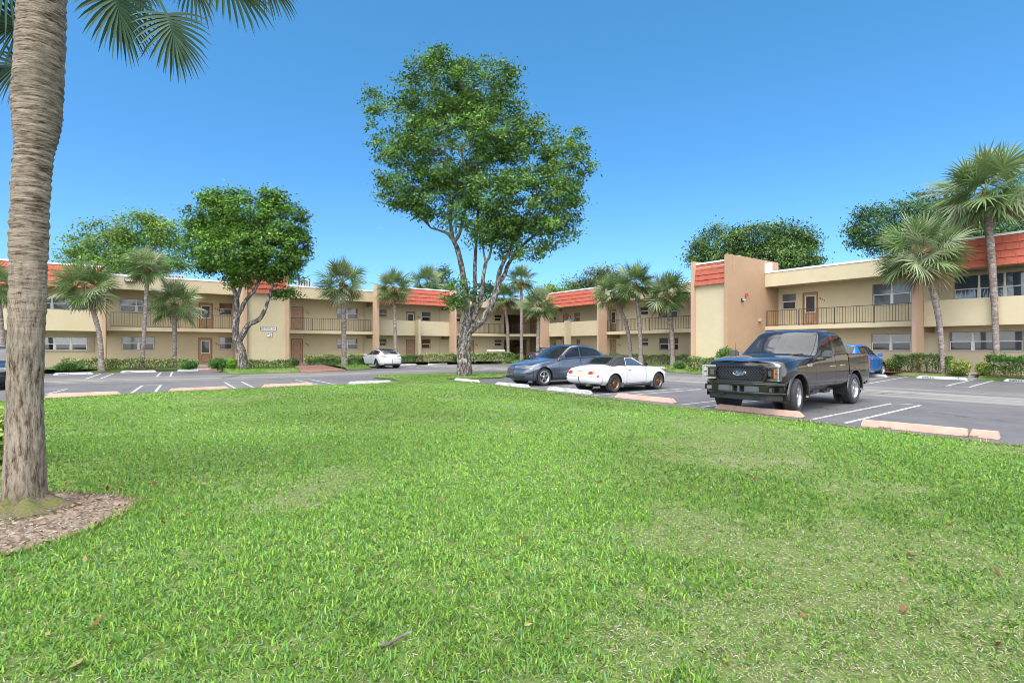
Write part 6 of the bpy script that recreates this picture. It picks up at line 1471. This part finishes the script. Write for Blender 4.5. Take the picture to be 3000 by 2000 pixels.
    b = MB(); plan(b, 2.74, .90, .33, .465, 0, .08, .25, .68); b.build('air_dam', m_['trim'], root, 30)
    # mirrors, handles, wipers, antenna, badge letters
    for sg in (1, -1):
        mb = MB(); y0, y1 = sorted((sg*1.08, sg*1.32)); mb.bbox(.60, .76, y0, y1, 1.30, 1.50, .045); mb.tube([(.66, sg*.94, 1.27), (.67, sg*1.14, 1.30)], [.05, .04], 8); mb.build('mirror', m_['greyplastic'], root, 50)
        mb = MB(); mb.text('F-150', .095, Matrix.Translation((1.20, sg*1.001, 1.135)) @ (Matrix.Rotation(PI, 4, 'Z') if sg > 0 else Matrix.Identity(4)) @ Matrix.Rotation(PI/2, 4, 'X'), 0, .006, .003); mb.build('fender_badge', m_['chrome'], root)
    handle_part(ob, 'door', -.22, 1.09, 1.005, m_['chrome'], .24); handle_part(ob, 'rear_door', -.90, 1.10, 1.005, m_['chrome'], .24)
    for y0 in (-.62, .12):
        mb = MB(); a = Vector((1.02, y0, 1.365)); e = Vector((.93, y0+.60, 1.41)); mb.tube([a, e], .013, 5); mb.box(.97, 1.05, y0-.04, y0+.05, 1.345, 1.385); mb.build('wiper', m_['trim'], root)
    mb = MB(); mb.tube([(1.35, -.82, 1.28), (1.33, -.82, 1.72)], [.006, .003], 5); mb.build('antenna', m_['trim'], root)
    mb = MB(); mb.prism([(-.10, 1.945), (.08, 1.93), (.02, 1.995), (-.08, 2.01)], -.02, .02, 1, 0, Matrix.Identity(4)) if 0 else mb.box(-.02, .09, -.02, .02, 1.90, 1.985); mb.build('roof_antenna', m_['trim'], root)
    for sg in (1, -1):
        mb = MB(); y0, y1 = sorted((sg*.86, sg*.985)); mb.bbox(-3.085, -2.95, y0, y1, .86, 1.25, .02); mb.build('taillight', m_['redlamp'], root, 40)
    return root
tk = pickup(); fl, rl = Vector(G(2342, 1213)), Vector(G(2504, 1182.6)); d = (fl-rl).normalized(); k = .985
c0 = fl.lerp(rl, .5)-Vector((-d.y, d.x, 0))*.99*k; tk.location = (c0.x, c0.y, .004); tk.rotation_euler = (0, 0, math.atan2(d.y, d.x)); tk.scale = (k, k, k)
# ================= wheel stops, person
m_['stopw'] = MAT('worn_white_concrete_paint', (.47, .475, .49), .85, var=.25, scale=9, bmp=.4, bscale=30)
m_['stopd'] = MAT('peeling_white_concrete', (.40, .40, .415), .9, var=.4, scale=7, bmp=.5, bscale=30)
m_['stops'] = MAT('salmon_concrete_paint', (.48, .315, .245), .85, var=.14, scale=6, bmp=.4, bscale=30)
def stop(label, p0, p1, mat, L=None, text=None, broken=False, name='wheel_stop', dirw='L', lenset=None):
    dy = 4 if p0[0] > 2520 and p0[1] < 1120 else 0
    a, b = Vector(G(p0[0], p0[1]+dy)), Vector(G(p1[0], p1[1]+dy)); d = (b-a).normalized(); L = lenset or (b-a).length; c = (a+b)/2
    root = thing(name, label, 'wheel stop', (c.x, c.y, .004), math.atan2(d.y, d.x), 'concrete wheel stops')
    H, wb, wt = .125, .17, .10; sl = .10; rn = random.Random(int(p0[0]))
    def block(mb, x0, x1, s0, s1):
        n = max(2, int((x1-x0)/.12)); V = []; F = []
        for i in range(n+1):
            t = i/n; x = x0+(x1-x0)*t; j = lambda s=.004: rn.uniform(-s, s)
            xs = x
            top = x
            if i == 0: top = x+s0
            if i == n: top = x-s1
            V += [(xs, 0+j(), 0), (xs, .012+j(), .05), (top, (wb-wt)/2+j(), H+j()), (top, (wb+wt)/2+j(), H+j()), (xs, wb+j(), .02)]
        for i in range(n):
            for k in range(5): F.append((5*i+k, 5*(i+1)+k, 5*(i+1)+(k+1)%5, 5*i+(k+1)%5))
        F += [(4,3,2,1,0), tuple(5*n+k for k in range(5))]
        mb.add(V, F)
    mb = MB()
    if broken: block(mb, -L/2, L*.30, .03, .02); block(mb, L*.315, L/2, .02, .02)
    else: block(mb, -L/2, L/2, sl, sl)
    o = mb.build('concrete_block', m_[mat], root, 40)
    bm = bmesh.new(); bm.from_mesh(o.data); bmesh.ops.recalc_face_normals(bm, faces=bm.faces); bm.to_mesh(o.data); bm.free()
    if broken:
        mb = MB(); rr = random.Random(4)
        for q in range(14): mb.box(*(lambda x, y, z, s: (x-s, x+s, y-s, y+s, z-s*.6, z+s*.6))(L*rr.uniform(.27, .36) if q < 8 else -L*rr.uniform(.2, .34), rr.uniform(-.06, .02), .015, rr.uniform(.012, .035)))
        mb.build('rubble', m_['mulch'], root)
    if text:
        mb = MB()
        for i, ch in enumerate(text[0]): mb.text(ch, .105, Matrix.Translation((-L*.36+i*.105, -.001, .058)) @ Matrix.Rotation(R(68), 4, 'X'), 0, .002, .002)
        if text[1]: mb.text(text[1], .10, Matrix.Translation((L*.34, -.001, .058)) @ Matrix.Rotation(R(68), 4, 'X'), 0, .002, .002)
        mb.build('lettering', m_['ink'], root)
    return root
STOPS = [('long salmon wheel stop emerging from behind the big near trunk',(132,1166),(354,1157.5),'stops',{}),('clean salmon wheel stop in the middle of the lot edge left of the lawn',(494,1149.5),(672,1141),'stops',{}),('salmon wheel stop on the left lot edge nearest the peeling white stop',(768,1136),(918,1130),'stops',{}),('peeling black and white wheel stop beside the lawn bay end',(1021,1126.8),(1148,1122),'stopd',{}),
 ('white wheel stop lettered OWNER at the foot of the leaning palm',(156,1099),(273,1096),'stopw',dict(text=('OWNER','6'))),('white wheel stop lettered OWNER under the long dark hedge',(353,1092.3),(458,1090),'stopw',dict(text=('OWNER','7'))),('white wheel stop in front of the brick step of door 104',(521,1088.3),(615,1085.3),'stopw',{}),
 ('white wheel stop under the nose of the white sedan',(1052,1073),(1118,1070.5),'stopw',{}),('white wheel stop right of the white sedan by the green hedge',(1157,1071.4),(1221,1069),'stopw',{}),('white wheel stop below the pale hedge left of the tall fig',(1256,1069.3),(1312,1067.2),'stopw',{}),('white wheel stop half hidden by the tall fig trunk',(1342,1065.7),(1394,1063.8),'stopw',{}),
 ('cream wheel stop at the lawn tip right of the tall fig',(1329,1115.5),(1398,1121.5),'stopw',{}),('chipped white wheel stop in front of the grey crossover',(1450,1127.5),(1544,1136.3),'stopd',{}),('chipped white wheel stop behind the white roadster tail',(1603,1142.5),(1727,1155.5),'stopd',{}),('salmon wheel stop between the roadster and the pickup truck',(1801,1164),(1972,1181.5),'stops',{}),('salmon wheel stop touching the pickup truck front tyres',(2094,1197.5),(2347,1224),'stops',{}),('broken salmon wheel stop with a crack and rubble in the empty bay',(2522,1248),(2927,1288),'stops',dict(broken=True)),
 ('white wheel stop behind the roadster bonnet by the long clipped hedge',(1885,1076),(1945,1079.5),'stopw',{}),('white wheel stop end showing past the blue SUV front wheel',(2535,1097),(2594,1100.2),'stopw',{}),('white wheel stop lettered OWNER in front of the leaning palm hedge',(2685,1103.5),(2832,1109.7),'stopw',dict(text=('OWNER','7'))),('white wheel stop lettered OWNER at the right edge by the square hedge',(2940,1113.2),(3092,1121.5),'stopw',dict(text=('OWNER','')))]
for lb, p0, p1, mt, kw in STOPS: stop(lb, p0, p1, mt, **kw)

# --- person on the upper walkway
m_['skin'] = MAT('skin', (.42, .24, .17), .55, var=.05); m_['hair'] = MAT('black_hair', (.012, .01, .009), .6, var=.1, scale=20)
m_['shirt'] = MAT('light_blue_shirt', (.10, .25, .55), .85, var=.12, scale=8); m_['trousers'] = MAT('dark_trousers', (.03, .035, .05), .85, var=.1)
def skin_mesh(name, verts, edges, mat, parent, sub=2):
    me = bpy.data.meshes.new(name); me.from_pydata([v[:3] for v in verts], edges, []); o = link(name, me, parent)
    o.modifiers.new('skin', 'SKIN'); s = o.modifiers.new('sub', 'SUBSURF'); s.levels = s.render_levels = sub
    me.update()
    if not me.skin_vertices: 
        bm = bmesh.new(); bm.from_mesh(me); bm.verts.layers.skin.verify(); bm.to_mesh(me); bm.free()
    for i, v in enumerate(verts): me.skin_vertices[0].data[i].radius = v[3]; me.skin_vertices[0].data[i].use_root = (i == 0)
    dg = bpy.context.evaluated_depsgraph_get(); m2 = bpy.data.meshes.new_from_object(o.evaluated_get(dg)); m2.name = name
    o.modifiers.clear(); o.data = m2; m2.materials.clear(); m2.materials.append(mat); m2.polygons.foreach_set('use_smooth', [True]*len(m2.polygons)); return o
pr = thing('person', 'person in a light blue shirt looking down on the upper walkway above the parapet', 'person', L2W('R', 6.35, .62, Z_ST), TH-PI/2+R(200))
r2 = lambda a, b=None: (a, b or a)
V = [(0,0,.92,r2(.15,.11)),(0,0,1.12,r2(.14,.10)),(0,.02,1.34,r2(.17,.11)),(0,.03,1.46,r2(.10,.08)),(0,.05,1.52,r2(.055)),(0,.08,1.60,r2(.075,.085)),(0,.09,1.68,r2(.085,.10)),(0,.08,1.75,r2(.06,.07)),
     (.19,.02,1.40,r2(.06)),(.26,.10,1.17,r2(.045)),(.18,.30,1.08,r2(.035)),(.13,.37,1.10,r2(.03)),(-.19,.02,1.40,r2(.06)),(-.25,.12,1.18,r2(.045)),(-.10,.33,1.12,r2(.035)),(-.05,.40,1.14,r2(.03)),
     (.10,0,.86,r2(.10)),(.10,.02,.48,r2(.065)),(.10,-.02,.09,r2(.045)),(.11,.13,.04,r2(.04)),(-.10,0,.86,r2(.10)),(-.10,.02,.48,r2(.065)),(-.10,-.02,.09,r2(.045)),(-.11,.13,.04,r2(.04))]
E_ = [(0,1),(1,2),(2,3),(3,4),(4,5),(5,6),(6,7),(2,8),(8,9),(9,10),(10,11),(2,12),(12,13),(13,14),(14,15),(0,16),(16,17),(17,18),(18,19),(0,20),(20,21),(21,22),(22,23)]
for hx_, hy_, hz_, sg in ((11, 0, 0, 1), (15, 0, 0, -1)):
    bx_ = V[hx_]
    for k in range(4):
        i0 = len(V); V += [(bx_[0]+(k-1.5)*.02-sg*.01, bx_[1]+.05, bx_[2]-.005*abs(k-1.5), r2(.0095)), (bx_[0]+(k-1.5)*.021-sg*.02, bx_[1]+.085-.006*abs(k-1), bx_[2]-.03, r2(.008))]; E_ += [(hx_, i0), (i0, i0+1)]
    i0 = len(V); V += [(bx_[0]-sg*.05, bx_[1]+.02, bx_[2]+.01, r2(.011)), (bx_[0]-sg*.06, bx_[1]+.055, bx_[2]+.005, r2(.009))]; E_ += [(hx_, i0), (i0, i0+1)]
skin_mesh('body', V, E_, m_['skin'], pr)
skin_mesh('shirt', [(0,0,.90,r2(.165,.125)),(0,0,1.12,r2(.155,.115)),(0,.02,1.34,r2(.185,.125)),(0,.03,1.45,r2(.11,.09)),(.20,.02,1.40,r2(.075)),(.265,.10,1.18,r2(.06)),(.20,.26,1.10,r2(.05)),(-.20,.02,1.40,r2(.075)),(-.255,.12,1.19,r2(.06)),(-.14,.28,1.12,r2(.05))], [(0,1),(1,2),(2,3),(2,4),(4,5),(5,6),(2,7),(7,8),(8,9)], m_['shirt'], pr)
skin_mesh('trousers', [(0,0,.90,r2(.16,.12)),(.10,0,.82,r2(.11)),(.10,.02,.48,r2(.08)),(.10,-.02,.10,r2(.065)),(-.10,0,.82,r2(.11)),(-.10,.02,.48,r2(.08)),(-.10,-.02,.10,r2(.065))], [(0,1),(1,2),(2,3),(0,4),(4,5),(5,6)], m_['trousers'], pr)
hb = MB(); bm = bmesh.new(); bmesh.ops.create_uvsphere(bm, u_segments=20, v_segments=12, radius=1)
for v in bm.verts:
    n = v.co.copy(); v.co = Vector((n.x*.098, n.y*.115+.075, n.z*.105+1.715))
    if n.y > .25 and n.z < .35: v.co.y -= .12*(n.y-.25)
    if n.z < -.3: v.co.y -= .03
hb.add([v.co for v in bm.verts], [[v.index for v in f.verts] for f in bm.faces]); bm.free(); hb.build('hair', m_['hair'], pr, 180)
fc = MB(); 
for sg in (1, -1): fc.lathe([(0,.012),(.008,.008),(.011,0)], 8, 1, 0, Matrix.Translation((sg*.033, .185, 1.655))); fc.lathe([(0,.01),(.022,.006),(.028,-.01)], 8, 0, 1, Matrix.Translation((sg*.083, .075, 1.645)))
fc.tube([(0,.185,1.66),(0,.205,1.625),(0,.188,1.615)], [.010,.014,.008], 6, 1); fc.tube([(-.022,.178,1.585),(0,.186,1.582),(.022,.178,1.585)], .006, 5, 2)
fc.build('face', [m_['hair'], m_['skin'], m_['pane_warm']], pr, 60)
bpy.context.view_layer.update()
